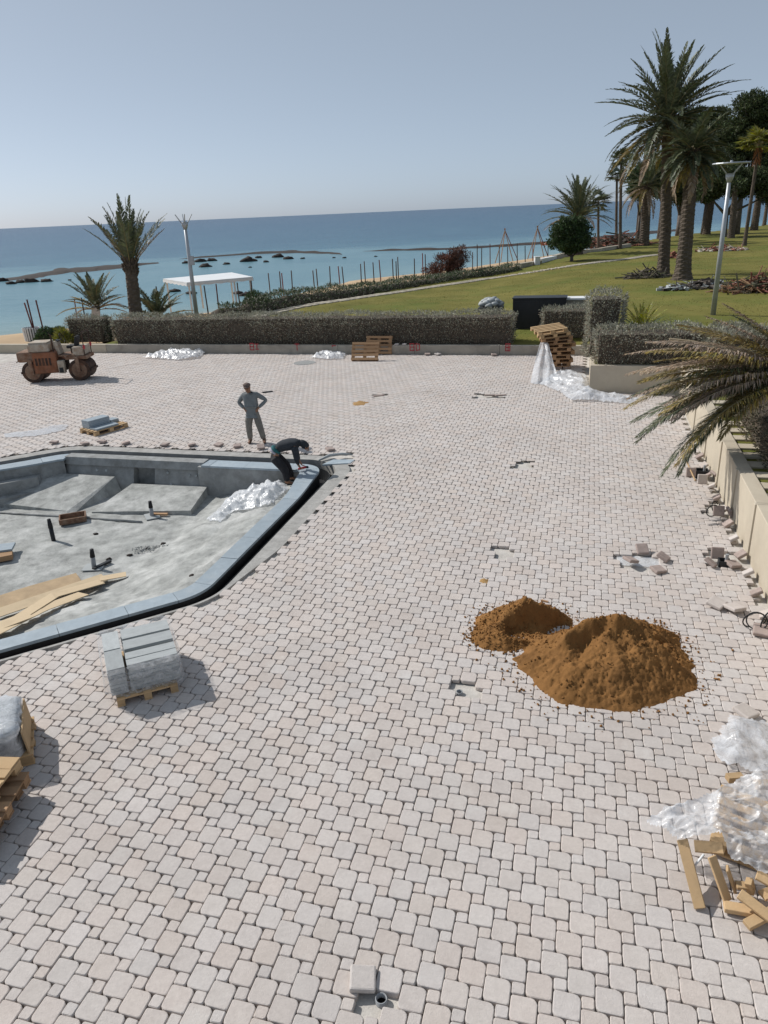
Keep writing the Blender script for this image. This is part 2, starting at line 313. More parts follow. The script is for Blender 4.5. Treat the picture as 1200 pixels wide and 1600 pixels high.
def gridmesh(name, xs, ys, zf, mats, keep=None, smooth=True):
    nx, ny = len(xs), len(ys); V = [(x, y, zf(x, y)) for y in ys for x in xs]; F = []
    for j in range(ny-1):
        for i in range(nx-1):
            if keep is None or keep((xs[i]+xs[i+1])/2, (ys[j]+ys[j+1])/2): F.append((j*nx+i, j*nx+i+1, (j+1)*nx+i+1, (j+1)*nx+i))
    return npmesh(name, V, F, mats, smooth)
bx = np.concatenate([np.linspace(-400, -60, 18)[:-1], np.linspace(-60, 70, 100), np.linspace(70, 600, 40)[1:]])
by = np.concatenate([np.linspace(-300, 28, 12)[:-1], np.linspace(28, 190, 124), np.linspace(190, 480, 20)[1:]])
tag(link('beach', gridmesh('beach', bx, by, beachz, BEACHM)), kind='structure')
GRASSM = mat('lawn grass', (.135, .132, .032), .95, scale=.35, col2=(.205, .18, .052), stain=(.095, .13, .028), stain_s=.16, stain_a=.75, bump=.8, bscale=9, spec=.1)
def lawnin(u, v):
    p = W(u, v)
    if v < 33.02: return (u > .3 and v > 26.1) or u > 3.22
    return u > -23.6 and p.y < lawnedge(p.x)
lu = np.concatenate([np.arange(-23.6, .0, .8), [.22, .33], np.arange(1, 3, .6), [3.22], np.arange(4, 60, 1.0), np.arange(60, 140, 5)])
lv = np.concatenate([[-40], np.arange(-20, 26, 4), [26.2], np.arange(27, 33, 1), [33.02], np.arange(34, 150, 1.0), np.arange(150, 240, 5)])
def lawnmesh():
    nx = len(lu); V = []; F = []
    for v in lv:
        for u in lu:
            p = W(u, v); V.append((p.x, p.y, lawnz(p.x, p.y)))
    for j in range(len(lv)-1):
        for i in range(nx-1):
            if lawnin((lu[i]+lu[i+1])/2, (lv[j]+lv[j+1])/2): F.append((j*nx+i, j*nx+i+1, (j+1)*nx+i+1, (j+1)*nx+i))
    return npmesh('lawn', V, F, GRASSM, True)
tag(link('lawn', lawnmesh()), kind='structure')
def grass():
    P = []
    while len(P) < 60000:
        v = 34+58*random.random()**1.5; u = random.uniform(-20, 26); p = W(u, v)
        if p.y < lawnedge(p.x)-.5 and fbm(p.x*.3, p.y*.3, 8) > -.25: P.append((p.x, p.y, lawnz(p.x, p.y)-.01))
    P = np.array(P); D = np.tile([[0, 0, 1.]], (len(P), 1))
    V, F = cards(P, D, .032, .05, .9)
    tag(leafobj('grass', V, F, mat('grass blades', (.135, .14, .032), .9, col2=(.20, .17, .05), scale=.4, isl=.35, hue=.02, trans=.2)), kind='stuff')
grass()

# ------------------------------------------------------------------ swimming pool outline (plaza grid)
def fillet(poly, rad, sp=.12):
    out = []; n = len(poly)
    for i in range(n):
        p0, p1, p2 = [Vector((*poly[(i+k) % n], 0)) for k in (-1, 0, 1)]
        a = (p0-p1).normalized(); b = (p2-p1).normalized(); r = rad[i]; th = a.angle(b); t = r/math.tan(th/2)
        s, e = p1+a*t, p1+b*t; c = p1+(a+b).normalized()*(r/math.sin(th/2)); sa = math.atan2(s.y-c.y, s.x-c.x); ea = math.atan2(e.y-c.y, e.x-c.x)
        da = (ea-sa+math.pi) % (2*math.pi)-math.pi; k = max(4, int(abs(da)*r/sp))
        out += [(c.x+r*math.cos(sa+da*j/k), c.y+r*math.sin(sa+da*j/k)) for j in range(k+1)]
    res = []
    for i in range(len(out)):
        p, q = out[i], out[(i+1) % len(out)]; d = math.dist(p, q); k = max(1, int(d/sp))
        res += [(p[0]+(q[0]-p[0])*j/k, p[1]+(q[1]-p[1])*j/k) for j in range(k)]
    return res
POOL = fillet([(-5.88, 10.05), (-5.88, 17.6), (-14.25, 17.6), (-17.4, 14.45), (-17.4, 7.0), (-14.5, 4.1), (-11.83, 4.1)], [1.3, 1.05, 1.2, 1, 1, 1, 1])
PN = len(POOL); PA = np.array(POOL)
tg = np.roll(PA, -1, 0)-np.roll(PA, 1, 0); tg /= np.linalg.norm(tg, axis=1)[:, None]; PNRM = np.stack([-tg[:, 1], tg[:, 0]], 1)   # inward (counter-clockwise path)
def off(d): return PA+PNRM*(d[:, None] if isinstance(d, np.ndarray) else d)
BK = np.array([sstep(14.6, 16.9, p[1]) for p in POOL]); C0 = .275+.14*BK; C1 = C0+.345+.14*BK
def ring(mb, d0, z0, d1, z1, k=0, rng_=None, flip=False):
    A, B = off(d0), off(d1)
    for i in (rng_ if rng_ is not None else range(PN)):
        j = (i+1) % PN; q = [W(*A[i], z0), W(*A[j], z0), W(*B[j], z1), W(*B[i], z1)]
        mb.add(q, [(0, 1, 2, 3)], k)
pool = thing('swimming_pool', 'unfinished empty swimming pool of bare concrete edged with blue grey stone coping', 'swimming pool', W(-10, 11, 0))
def pp(o): o.parent = pool; o.matrix_parent_inverse = Matrix.Translation(-pool.location); return o
mb = MB(); ring(mb, 0, -.02, .005, -.45); ring(mb, .005, -.45, C0+.015, -.45); ring(mb, C0+.015, -.45, C0+.015, -.052)
pp(mb.build('overflow_channel', CHSHADE))
mb = MB(); ring(mb, .155, -.16, .16, -.15); ring(mb, .16, -.15, .175, -.15); ring(mb, .175, -.15, .175, -.45); ring(mb, .155, -.16, .155, -.45)
pp(mb.build('channel_ledge', DARK))  # ledge coloured dark too, so the channel's painted shade stays unbroken
bare = lambda p: -13.95 < p[0] < -9.62 and p[1] > 15
mb = MB(); sel = [i for i in range(PN) if not bare(POOL[i])]
ring(mb, C0+.015, -.053, C1-.02, -.053, 0, sel); ring(mb, C1-.02, -.053, C1, -1.0, 0, sel)
pp(mb.build('pool_wall', CONCD))
mb = MB(); sel2 = [i for i in range(PN) if bare(POOL[i])]
def stripw(p): return .05+.31*(sstep(10.0, 12.6, p[1]) if p[0] > -8 else (1 if p[1] > 14 else 0))
SW = np.array([stripw(p) for p in POOL])
def strip(d0, sels):
    mb = MB(); A = off(d0); B = PA-PNRM*SW[:, None]
    for i in sels:
        j = (i+1) % PN; z = .004*noise.noise(Vector((POOL[i][0]*3, POOL[i][1]*3, 0)))-.012
        P = [W(*A[i], z), W(*A[j], z), W(*B[j], z), W(*B[i], z)]; mb.add(P+[p-Vector((0, 0, .3)) for p in P], [(0, 1, 2, 3), (3, 2, 6, 7), (1, 0, 4, 5)])
    return mb
pp(strip(.004, range(PN)).build('concrete_strip', STRIP))
# coping slabs one by one
def coping():
    i = 0; acc = 0; seg = []; L = 1.0; A, B = off(C0), off(C1+.005)
    def emit(s):
        if len(s) < 2: return
        mb = MB(); a = [Vector((*A[k % PN], 0)) for k in s]; b = [Vector((*B[k % PN], 0)) for k in s]
        e0 = (a[1]-a[0]).normalized()*.004; e1 = (a[-2]-a[-1]).normalized()*.004
        a[0] += e0; b[0] += e0; a[-1] += e1; b[-1] += e1; n = len(s); zz = random.uniform(-.003, .004)
        P = [W(p.x, p.y, zz) for p in a]+[W(p.x, p.y, zz) for p in b]+[W(p.x, p.y, -.05) for p in a]+[W(p.x, p.y, -.05) for p in b]; F = []
        for k in range(n-1):
            F += [(k, k+1, n+k+1, n+k), (k+1, k, 2*n+k, 2*n+k+1), (n+k, n+k+1, 3*n+k+1, 3*n+k)]
        F += [(0, n, 3*n, 2*n), (2*n-1, n-1, 3*n-1, 4*n-1)]
        mb.add(P, F); pp(mb.build('coping_slab', SLATE))
    for k in range(PN+1):
        if bare(POOL[k % PN]):
            emit(seg); seg = []; acc = 0; continue
        seg.append(k); acc += math.dist(POOL[k % PN], POOL[(k+1) % PN])
        if acc > L: emit(seg); seg = [k]; acc = 0; L = random.uniform(.85, 1.3)
    emit(seg)
coping()
def poolfloor():
    inner = [tuple(p) for p in off(.5)]; IN = off(.62); xs = np.arange(-17.2, -6.0, .11); ys = np.arange(4.2, 17.2, .11)
    sideR = np.array([p for p in IN if p[0] > -11.6 and p[1] < 16.2 and (p[0] > -6.7 or p[1] < 10.4)])
    def zf(u, v):
        d = math.sqrt(((sideR[:, 0]-u)**2+(sideR[:, 1]-v)**2).min())
        z = max(-.84+.02*fbm(u*.8, v*.8, 1), -.24-.26*max(0, d-.3)+.06*fbm(u*1.5, v*1.5, 2))
        rough = sstep(2.6, .4, d); z += rough*(.055*fbm(u*4, v*4, 4)+.035*fbm(u*9, v*9, 5)); z += .012*fbm(u*3, v*3, 6)
        if d < .25: z = min(z, -.14)
        return z
    nx = len(xs); V = []; F = []
    for v in ys:
        for u in xs: V.append(W(u, v, zf(u, v)))
    for j in range(len(ys)-1):
        for i in range(nx-1):
            if inpoly((xs[i]+xs[i+1])/2, (ys[j]+ys[j+1])/2, inner): F.append((j*nx+i, j*nx+i+1, (j+1)*nx+i+1, (j+1)*nx+i))
    pp(link('pool_floor', npmesh('pool_floor', V, F, CONC, True))); return zf
FLOORZ = poolfloor()
def fz(p): return FLOORZ(*UV(p))
# bare far wall of the pool: two battered panels, a recess, a starter strip with tie holes, a sloped seat
def prism_uv(name, pts, mats, extra=None):
    mb = MB(); mb.add([W(*p) for p in pts], extra); return pp(mb.build(name, mats))
BOXF = [(3, 2, 1, 0), (4, 5, 6, 7), (0, 1, 5, 4), (1, 2, 6, 5), (2, 3, 7, 6), (3, 0, 4, 7)]
def wallpanel(u0, u1, vb, vt, zt=-.02):
    prism_uv('wall_panel', [(u0, vb, -.95), (u1, vb, -.95), (u1, 17.18, -.95), (u0, 17.18, -.95), (u0, vt, zt), (u1, vt, zt), (u1, 17.18, zt+.01), (u0, 17.18, zt+.01)], CONCD, BOXF)
wallpanel(-13.9, -11.75, 16.62, 16.92); wallpanel(-11.1, -9.62, 16.62, 16.92); wallpanel(-11.75, -11.1, 16.98, 17.08, -.1)
prism_uv('wall_cap', [(-13.9, 16.80, -.18), (-9.62, 16.80, -.18), (-9.62, 17.17, -.18), (-13.9, 17.17, -.18), (-13.9, 16.86, .02), (-9.62, 16.86, .02), (-9.62, 17.17, .03), (-13.9, 17.17, .03)], CONCD, BOXF)
for u, z in ((-12.9, -.32), (-12.6, -.32), (-12.95, -.6), (-12.65, -.6), (-10.7, -.3), (-10.05, -.34), (-9.85, -.34), (-10.6, -.6), (-10.1, -.65), (-9.88, -.65)):
    t = (z+.95)/.93; v = 16.62+.3*t; mb = MB(); c = W(u, v, z); ax = W(0, -1, .32)-W(0, 0, 0)
    mb.tube([c+ax*.03, c-ax*.02], [.035, .045], 8); pp(mb.build('tie_hole', SLATEG))
a = at(128, 768, -.4); b = at(60, 765, -.35)
prism_uv('sloped_seat', [(-15.0, 15.1, -.9), (-12.45, 14.75, -.9), (-12.1, 16.65, -.9), (-14.6, 16.65, -.9), (-15.0, 15.1, -.74), (-12.6, 14.95, -.78), (-12.25, 16.65, -.42), (-14.6, 16.65, -.40)], CONC, BOXF)

prism_uv('sloped_apron', [(-11.95, 15.05, -.95), (-9.3, 15.35, -.95), (-9.5, 16.66, -.95), (-11.75, 16.66, -.95), (-11.95, 15.05, -.80), (-9.3, 15.35, -.72), (-9.5, 16.66, -.58), (-11.75, 16.66, -.60)], CONC, BOXF)
for dz_, d0_ in ((-.30, .30), (-.62, .62)):            # stepped ledges under the left far coping
    prism_uv('ledge', [(-17.2, 13.4-d0_*.2, -.98), (-14.3, 16.3-d0_*.2, -.98), (-14.3+d0_*.35, 16.3-d0_, -.98), (-16.6+d0_*.35, 13.9-d0_, -.98), (-17.2, 13.4-d0_*.2, dz_), (-14.3, 16.3-d0_*.2, dz_), (-14.3+d0_*.35, 16.3-d0_, dz_), (-16.6+d0_*.35, 13.9-d0_, dz_)], CONCD, BOXF)

# ------------------------------------------------------------------ pavement
UR, VF = 3.02, 32.74                                   # right wall and far wall
hole_px = [[(700, 1062), (742, 1064), (742, 1088), (704, 1088)], [(764, 853), (798, 853), (802, 868), (768, 870)], [(966, 867), (1028, 867), (1030, 890), (968, 890)],
           [(578, 1520), (607, 1520), (613, 1588), (572, 1588)], [(802, 720), (834, 720), (832, 730), (804, 730)], [(742, 615), (790, 617), (790, 622), (742, 622)], [(578, 616), (604, 616), (600, 621), (580, 621)],
           [(484, 712), (552, 706), (548, 718), (520, 730), (500, 722)], [(1102, 860), (1160, 860), (1160, 885), (1106, 885)], [(1080, 728), (1128, 728), (1128, 752), (1084, 752)], [(1100, 782), (1150, 782), (1150, 806), (1104, 806)]]
HOLES = [[UV(at(*p)) for p in h] for h in hole_px]
BT = .1117
def tilecentres():
    a = UV((3.0896, 7.1413)); out = []
    for i in range(-190, 190):
        for j in range(-190, 190):
            u = a[0]+2*BT*i-BT*j; v = a[1]-BT*i-2*BT*j
            for (du, dv, h) in ((0, 0, BT), (1.5*BT, .5*BT, BT/2)):
                x, y = u+du, v+dv
                if x+h > UR or x < -27 or y < 1.2 or y+h > VF: continue
                if x+h > .12 and y+h > 25.95: continue
                q = W(x, y)
                if q.x < -.62*q.y-4 or q.x > .62*q.y+6: continue
                out.append((x, y, h))
    T = np.array(out); keep = np.ones(len(T), bool)
    for s in range(0, len(T), 2000):
        c = T[s:s+2000]; dd = np.sqrt(((c[:, None, :2]-PA[None])**2).sum(2)); d = dd.min(1); sw = SW[dd.argmin(1)]
        near = sw-.01+c[:, 2]*.75
        keep[s:s+2000] = d > near
    T = T[keep]
    res = []
    for x, y, h in T:
        if -17.6 < x < -5.6 and 3.9 < y < 17.8 and inpoly(x, y, POOL): continue
        if any(inpoly(x, y, H) for H in HOLES): continue
        res.append((x, y, h))
    return np.array(res)
TILES = tilecentres()
def outline(h, big, per):
    rad = (.018, .022, .050, .020) if False else ((.046, .024, .018, .052) if big else (.016,)*4)     # corners BL, BR, TL.. see below
    P = []; cs = [(-1, -1), (1, -1), (1, 1), (-1, 1)]; rr = (rad[0], rad[1], rad[3], rad[2])
    for (sx, sy), r in zip(cs, rr):
        cx_, cy_ = sx*(h-r), sy*(h-r); a0 = math.atan2(sy, sx)-math.pi/4
        for k in range(per):
            t = a0+(math.pi/2)*(k/(per-1) if per > 1 else .5); P.append((cx_+r*math.cos(t), cy_+r*math.sin(t)))
    return np.array(P)
def tile_template(h, big, per, layers):
    V = []; n = per*4
    for ins, z in layers:
        o = outline(h-ins, big, per); V += [(x, y, z) for x, y in o]
    F = [(i, i+1, n-2-i, n-1-i) for i in range(n//2-1)]
    for l in range(len(layers)-1):
        F += [((l+1)*n+j, (l+1)*n+(j+1) % n, l*n+(j+1) % n, l*n+j) for j in range(n)]
    return np.array(V), np.array(F)
JT = .0021
pave = MB()
def bedding():
    outer = [(-32, -6), (UR+.2, -6), (UR+.2, VF+.1), (-32, VF+.1)]; c = np.array([-11, 11.]); V = []; F = []; A = off(-.05)
    def hit(d):
        t = 1e9
        for k in range(2):
            lo, hi = ((-32, UR+.2), (-6, VF+.1))[k]
            if abs(d[k]) > 1e-9:
                q = ((hi if d[k] > 0 else lo)-c[k])/d[k]; t = min(t, q)
        return c+d*t
    for i in range(PN):
        p = A[i]; q = hit((p-c)/np.linalg.norm(p-c)); V += [W(*p, -.064), W(*q, -.064)]
    F = [(2*i, 2*i+1, 2*((i+1) % PN)+1, 2*((i+1) % PN)) for i in range(PN)]
    return npmesh('pavement', V, F, SANDB)
pavement = tag(link('pavement', bedding()), kind='structure')
def pavers():
    W0 = [W(x, y) for x, y, h in TILES]; vis = []
    for i, p in enumerate(W0):
        px, py, f = proj(p)
        if -60 < px < 1260 and py < 1650: vis.append((f, i))
    # the largest in the photograph: nearest ones, big before small
    vis.sort(key=lambda t: t[0]/(TILES[t[1]][2])); single = [i for f, i in vis[:300]]; ss = set(single)
    lay = [(.0075, 0), (.002, -.0035), (.0, -.010), (-.0013, -.022), (-.0013, -.062)]
    var = {}
    for big in (0, 1):
        for k in range(6):
            V, F = tile_template((BT if big else BT/2)-JT, big, 4, lay); V = V.copy()
            ph = rng.normal(0, 1, 6)*.0022
            r = np.sqrt((V[:, :2]**2).sum(1)); t = np.arctan2(V[:, 1], V[:, 0])
            dr = ph[0]*np.sin(2*t+ph[1]*900)+ph[2]*np.sin(5*t+ph[3]*900)+rng.normal(0, .0007, len(V)); V[:, 0] *= 1+dr/r; V[:, 1] *= 1+dr/r
            if k % 2: V[:, :2] = V[:, :2]*.985
            var[big, k] = npmesh('paver', V, F, PAV)
    for i in single:
        x, y, h = TILES[i]; p = W0[i]; big = int(h > .08)
        o = link('paver', var[big, random.randrange(6)], pavement, (p.x+random.gauss(0, .0012), p.y+random.gauss(0, .0012), random.uniform(-.004, .002)), (random.gauss(0, .008), random.gauss(0, .008), TH+random.gauss(0, .012)))
    rest = [i for i in range(len(TILES)) if i not in ss]
    Vs = []; Fs = []; base = 0
    for big in (0, 1):
        for far in (0, 1):
            idx = [i for i in rest if int(TILES[i][2] > .08) == big and int(W0[i].y > 15) == far]
            if not idx: continue
            L_ = [(.006, 0), (0, -.009), (-.0012, -.022), (0, -.05)] if not far else [(.004, 0), (-.0012, -.011)]
            V, F = tile_template((BT if big else BT/2)-JT, big, 3 if not far else 2, L_)
            n = len(idx); C = np.array([W0[i] for i in idx]); a = TH+rng.normal(0, .012, n); s = rng.uniform(.975, 1.0, n)
            tx, ty = rng.normal(0, .009, n), rng.normal(0, .009, n); zz = rng.uniform(-.005, .002, n)
            X = np.repeat(V[None], n, 0)+rng.normal(0, .0009, (n, len(V), 3))*np.array([1, 1, .4])
            X[:, :, :2] *= s[:, None, None]
            x2 = X[:, :, 0]*np.cos(a)[:, None]-X[:, :, 1]*np.sin(a)[:, None]; y2 = X[:, :, 0]*np.sin(a)[:, None]+X[:, :, 1]*np.cos(a)[:, None]
            z2 = X[:, :, 2]+X[:, :, 0]*tx[:, None]+X[:, :, 1]*ty[:, None]+zz[:, None]
            G = np.stack([x2+C[:, 0:1], y2+C[:, 1:2], z2], 2).reshape(-1, 3)
            Fn = (F[None]+(np.arange(n)*len(V))[:, None, None]).reshape(-1, 4)+base
            Vs.append(G); Fs.append(Fn); base += len(G)
    tag(link('paver_field', npmesh('paver_field', np.concatenate(Vs), np.concatenate(Fs), PAV), pavement), kind='stuff')
pavers()

# ------------------------------------------------------------------ retaining walls
def uvbox(mb, u0, u1, v0, v1, z0, z1, k=0, top=0):
    mb.add([W(u, v, z) for z in (z0, z1) for u, v in ((u0, v0), (u1, v0), (u1, v1), (u0, v1))], BOXF, k)
fw = thing('retaining_wall', 'long low weathered wall along the far edge of the paving with red paint marks', 'wall', W(-11, VF, 0))
def ch(o, par): o.parent = par; o.matrix_parent_inverse = (Matrix.Translation(par.location)@par.rotation_euler.to_matrix().to_4x4()).inverted(); return o
us = [-31, -26.5, -23.2, -19.1, -15, -11, -7.4, -3.6, .18]
for a_, b_ in zip(us, us[1:]):
    mb = MB(); uvbox(mb, a_+.006, b_-.006, VF, VF+.26, -.3, .40+random.uniform(-.01, .01)); ch(mb.build('wall_section', WALLB if b_ < -22 else WALLG, bevel=.012), fw)
def marks(u, strokes, s=.3):
    mb = MB()
    for x0, y0, x1, y1 in strokes:
        d = math.hypot(x1-x0, y1-y0)*s+.035; c = W(u+(x0+x1)/2*s, VF-.004, .22+(y0+y1)/2*s-.15*s)
        mb.box(c, (d, .006, .04), (0, -math.atan2(y1-y0, x1-x0), TH))
    ch(mb.build('red_mark', REDP), fw)
Bs = [(0, 0, 0, 1), (0, 1, .6, 1), (.6, 1, .6, .5), (0, .5, .6, .5), (.6, .5, .6, 0), (0, 0, .6, 0)]
Ds = [(0, 0, 0, 1), (0, 1, .5, .9), (.5, .9, .5, .1), (.5, .1, 0, 0)]
def sh_(l, dx): return [(a+dx, b, c+dx, d) for a, b, c, d in l]
ux = lambda px: UV(at(px, 553, 0))[0]*(VF/UV(at(px, 553, 0))[1])
marks(ux(641), Bs+sh_(Ds, .95)); marks(ux(392), Bs+sh_([(0, .9, .5, .9), (.25, .9, .25, .1), (0, .1, .5, .1)], .9)); marks(ux(465), [(0, 0, 0, 1), (-.3, .9, .3, .9)]); marks(ux(790), Bs+sh_([(0, 0, 0, 1)], .35))
marks(ux(520), [(0, .8, .6, .8), (0, .6, 0, .8)], .25)
pw = thing('planter_wall', 'tall beige rendered front of the raised planter beside the pallet stack', 'wall', W(.2, 26, 0))
mb = MB(); uvbox(mb, .2, 3.5, 25.98, 26.24, -.3, .90); ch(mb.build('front_wall', WALLB, bevel=.015), pw)
mb = MB(); uvbox(mb, .2, .46, 26.243, VF+2.6, -.3, .90); ch(mb.build('side_wall', WALLB, bevel=.015), pw)
rw = thing('garden_wall', 'sunlit beige rendered garden wall along the right edge of the paving', 'wall', W(UR, 15, 0))
vs = [-4, 2, 6.2, 9.2, 11.35, 13.3, 15.2, 17.1, 19.2, 21.5, 25.97]
for i, (a_, b_) in enumerate(zip(vs, vs[1:])):
    mb = MB(); uvbox(mb, UR+.03, UR+.30, a_+.02, b_-.02, -.3, 1.0); ch(mb.build('wall_panel', WALLB, bevel=.012), rw)
    mb = MB(); uvbox(mb, UR, UR+.30, b_-.055, b_+.055, -.3, 1.0); ch(mb.build('rib', WALLB, bevel=.012), rw)
    for k in range(int((b_-a_)/.62)):
        v = a_+.3+k*.62; mb = MB(); uvbox(mb, UR+.305, UR+.72, v, v+.34, .72, .965); ch(mb.build('coping_stone', WALLB, bevel=.015), rw)
for o_ in (fw, pw, rw): o_['kind'] = 'thing'

# ------------------------------------------------------------------ vegetation builders
def boxleaves(u0, u1, v0, v1, z0, z1, dens, rnd=.12):
    """points and outward directions on the faces of a plaza-grid box with soft edges"""
    fs = [((u1-u0)*(z1-z0), 'f'), ((u1-u0)*(z1-z0), 'b'), ((u1-u0)*(v1-v0), 't'), ((v1-v0)*(z1-z0), 'l'), ((v1-v0)*(z1-z0), 'r')]
    P = []; D = []
    for a, k in fs:
        n = int(a*dens*(1.0 if k != 'b' else .4)); q = rng.random((n, 2)); one = np.ones(n)
        u = u0+(u1-u0)*q[:, 0]; z = z0+(z1-z0)*q[:, 1]
        if k == 'f': p = np.stack([u, v0*one, z], 1); d = (0, -1, .5)
        if k == 'b': p = np.stack([u, v1*one, z], 1); d = (0, 1, .5)
        if k == 't': p = np.stack([u, v0+(v1-v0)*q[:, 1], z1*one], 1); d = (0, 0, 1)
        if k == 'l': p = np.stack([u0*one, v0+(v1-v0)*q[:, 0], z], 1); d = (-1, 0, .5)
        if k == 'r': p = np.stack([u1*one, v0+(v1-v0)*q[:, 0], z], 1); d = (1, 0, .5)
        P.append(p); D.append(np.tile(np.array([d], float), (n, 1)))
    P = np.concatenate(P); D = np.concatenate(D); c = np.array([(u0+u1)/2, (v0+v1)/2, 0])
    bump = np.array([noise.fractal(Vector(p)*.9, .8, 2.1, 3) for p in P]); fine = rng.normal(0, .035, len(P))
    # round the upper edges
    e = np.minimum(np.minimum(P[:, 0]-u0, u1-P[:, 0]), np.minimum(P[:, 1]-v0, v1-P[:, 1])); top = P[:, 2] > z1-.35
    low_ = np.array([noise.noise(Vector((p[0]*.45, p[1]*.45, p[2]*.8+7))) for p in P]); P = P+D*((bump*.13+low_*.13+fine*1.3)[:, None]); P[:, 2] -= np.where(top & (e < .3), (.3-np.clip(e, 0, .3))*rnd*2.2, 0)
    X = np.stack([P[:, 0]*KC+P[:, 1]*KS, -P[:, 0]*KS+P[:, 1]*KC, P[:, 2]], 1)
    Y = np.stack([D[:, 0]*KC+D[:, 1]*KS, -D[:, 0]*KS+D[:, 1]*KC, D[:, 2]], 1)
    return X, Y
def hedge(label, u0, u1, v0, v1, z0, z1, leaf=LEAFG, dens=420, ln=.085, wd=.035, twig=LEAFB, tw=.45, group=None, name='hedge', cat='hedge', rnd=.12):
    o = thing(name, label, cat, W((u0+u1)/2, (v0+v1)/2, z0), 0, group)
    mb = MB(); q = .10; nu, nv, nz = max(2, int((u1-u0)/.4)), max(2, int((v1-v0)/.4)), max(2, int((z1-z0)/.4))
    ch_ = []
    def face(fn, a, b):
        V = []; F = []
        for j in range(b+1):
            for i in range(a+1):
                p = fn(i/a, j/b); d = .07*noise.noise(Vector(p)*1.7); V.append(W(p[0]+d, p[1]-d, p[2]+d*.6))
        for j in range(b):
            for i in range(a): F.append((j*(a+1)+i, j*(a+1)+i+1, (j+1)*(a+1)+i+1, (j+1)*(a+1)+i))
        mb.add(V, F)
    a0, a1, b0, b1, c1 = u0+q, u1-q, v0+q, v1-q, z1-q*1.3
    L = lambda x, y, t: x+(y-x)*t
    face(lambda s, t: (L(a0, a1, s), b0, L(z0, c1, t)), nu, nz); face(lambda s, t: (L(a1, a0, s), b1, L(z0, c1, t)), nu, nz)
    face(lambda s, t: (a0, L(b1, b0, s), L(z0, c1, t)), nv, nz); face(lambda s, t: (a1, L(b0, b1, s), L(z0, c1, t)), nv, nz)
    face(lambda s, t: (L(a0, a1, s), L(b0, b1, t), c1), nu, nv)
    ch(mb.build('inner_twigs', CORE, smooth=True), o)
    P, D = boxleaves(u0, u1, v0, v1, z0, z1, dens, rnd); V, F = cards(P, D, ln, wd, .75)
    low = (P[:, 2]-z0)/(z1-z0); mi = (rng.random(len(P)) < tw*np.clip(1.15-low**2, 0, 1)).astype(int)
    f = leafobj('foliage', V, F, [leaf, twig], None, mi); ch(f, o)
    n = int(len(P)*.05); k = rng.choice(len(P), n, False); V, F = cards(P[k], D[k]+np.array([0, 0, .5]), ln*2.2, wd*.45, .5)
    tag(ch(leafobj('stray_sprigs', V, F, [leaf]), o), kind='stuff')
    return o
def bush(label, p, rx, ry, rz, leaf, n=2500, ln=.12, wd=.05, name='shrub', cat='shrub', group=None, up=.4, core=True, stems=True, fill=.25):
    o = thing(name, label, cat, p, 0, group)
    d = rng.normal(0, 1, (n, 3)); d /= np.linalg.norm(d, axis=1)[:, None]; d[:, 2] = np.abs(d[:, 2])*1.1-.1
    r = np.array([1+.35*noise.fractal(Vector(q)*1.6+Vector(p)*.7, .8, 2.1, 3) for q in d])*(1-fill*rng.random(n)**2)
    P = d*r[:, None]*np.array([rx, ry, rz]); V, F = cards(P, d+np.array([0, 0, up]), ln, wd, .7); leafobj('foliage', V, F, [leaf], o)
    if core: mb = MB(); mb.blob((0, 0, rz*.25), 1, (rx*.7, ry*.7, rz*.6), .2, 1.6, seed=n); mb.build('inner_twigs', CORE, o, True)
    if stems:
        mb = MB()
        for k in range(7):
            a = random.uniform(0, 6.28); mb.tube([(0, 0, -.1), (.3*rx*math.cos(a), .3*ry*math.sin(a), rz*.4), (.8*rx*math.cos(a), .8*ry*math.sin(a), rz*.8)], [.03, .02, .008], 5)
        mb.build('stem', BARK, o)
    return o
def frond_mesh(L, el, droop, nl=44, ll=.5, lw=.06, mats=(PALMG, RACH), fold=.5, seed=0, base=.13, hang=.25, rad=.035):
    rs = random.Random(seed); ns = 14; pts = [Vector((0, 0, 0))]; tang = []; side = rs.uniform(-.12, .12)
    for i in range(ns):
        t = (i+.5)/ns; a = el-droop*t**1.35; d = Vector((math.cos(a)*math.cos(side*t), math.cos(a)*math.sin(side*t), math.sin(a))); tang.append(d); pts.append(pts[-1]+d*(L/ns))
    mb = MB(); mb.tube(pts, [rad*(1-.88*(i/ns)**.8) for i in range(ns+1)], 5, 1)
    V = []; F = []
    for i in range(nl):
        t = base+(1-base)*(i+.5)/nl
        for sd_ in (-1, 1):
            tt = min(.995, t+rs.uniform(-.012, .012)); k = int(tt*ns); f = tt*ns-k; p = pts[k].lerp(pts[k+1], f); T = tang[min(k, ns-1)]
            B = T.cross(Vector((0, 0, 1))); B = (B.normalized() if B.length > 1e-4 else Vector((0, 1, 0))); Nn = B.cross(T).normalized()
            ang = R(68-44*tt+rs.uniform(-9, 9)); l = ll*(math.sin(math.pi*min(1, .18+.78*tt))**.6)*rs.uniform(.8, 1.15)*(1-.35*tt*tt)
            up = fold*rs.uniform(.4, 1.2); d = (T*math.cos(ang)+B*sd_*math.sin(ang)*math.cos(up)+Nn*math.sin(ang)*math.sin(up)).normalized()
            d2 = (d+Vector((0, 0, -hang*rs.uniform(.5, 1.6)))).normalized(); wv = d.cross(Nn).normalized()*lw*.5
            m1 = p+d*l*.45; b = len(V); V += [p, m1+wv, m1+d2*l*.55, m1-wv]; F.append((b, b+1, b+2, b+3))
    mb.add(V, F, 0); return mb.mesh('frond', list(mats))
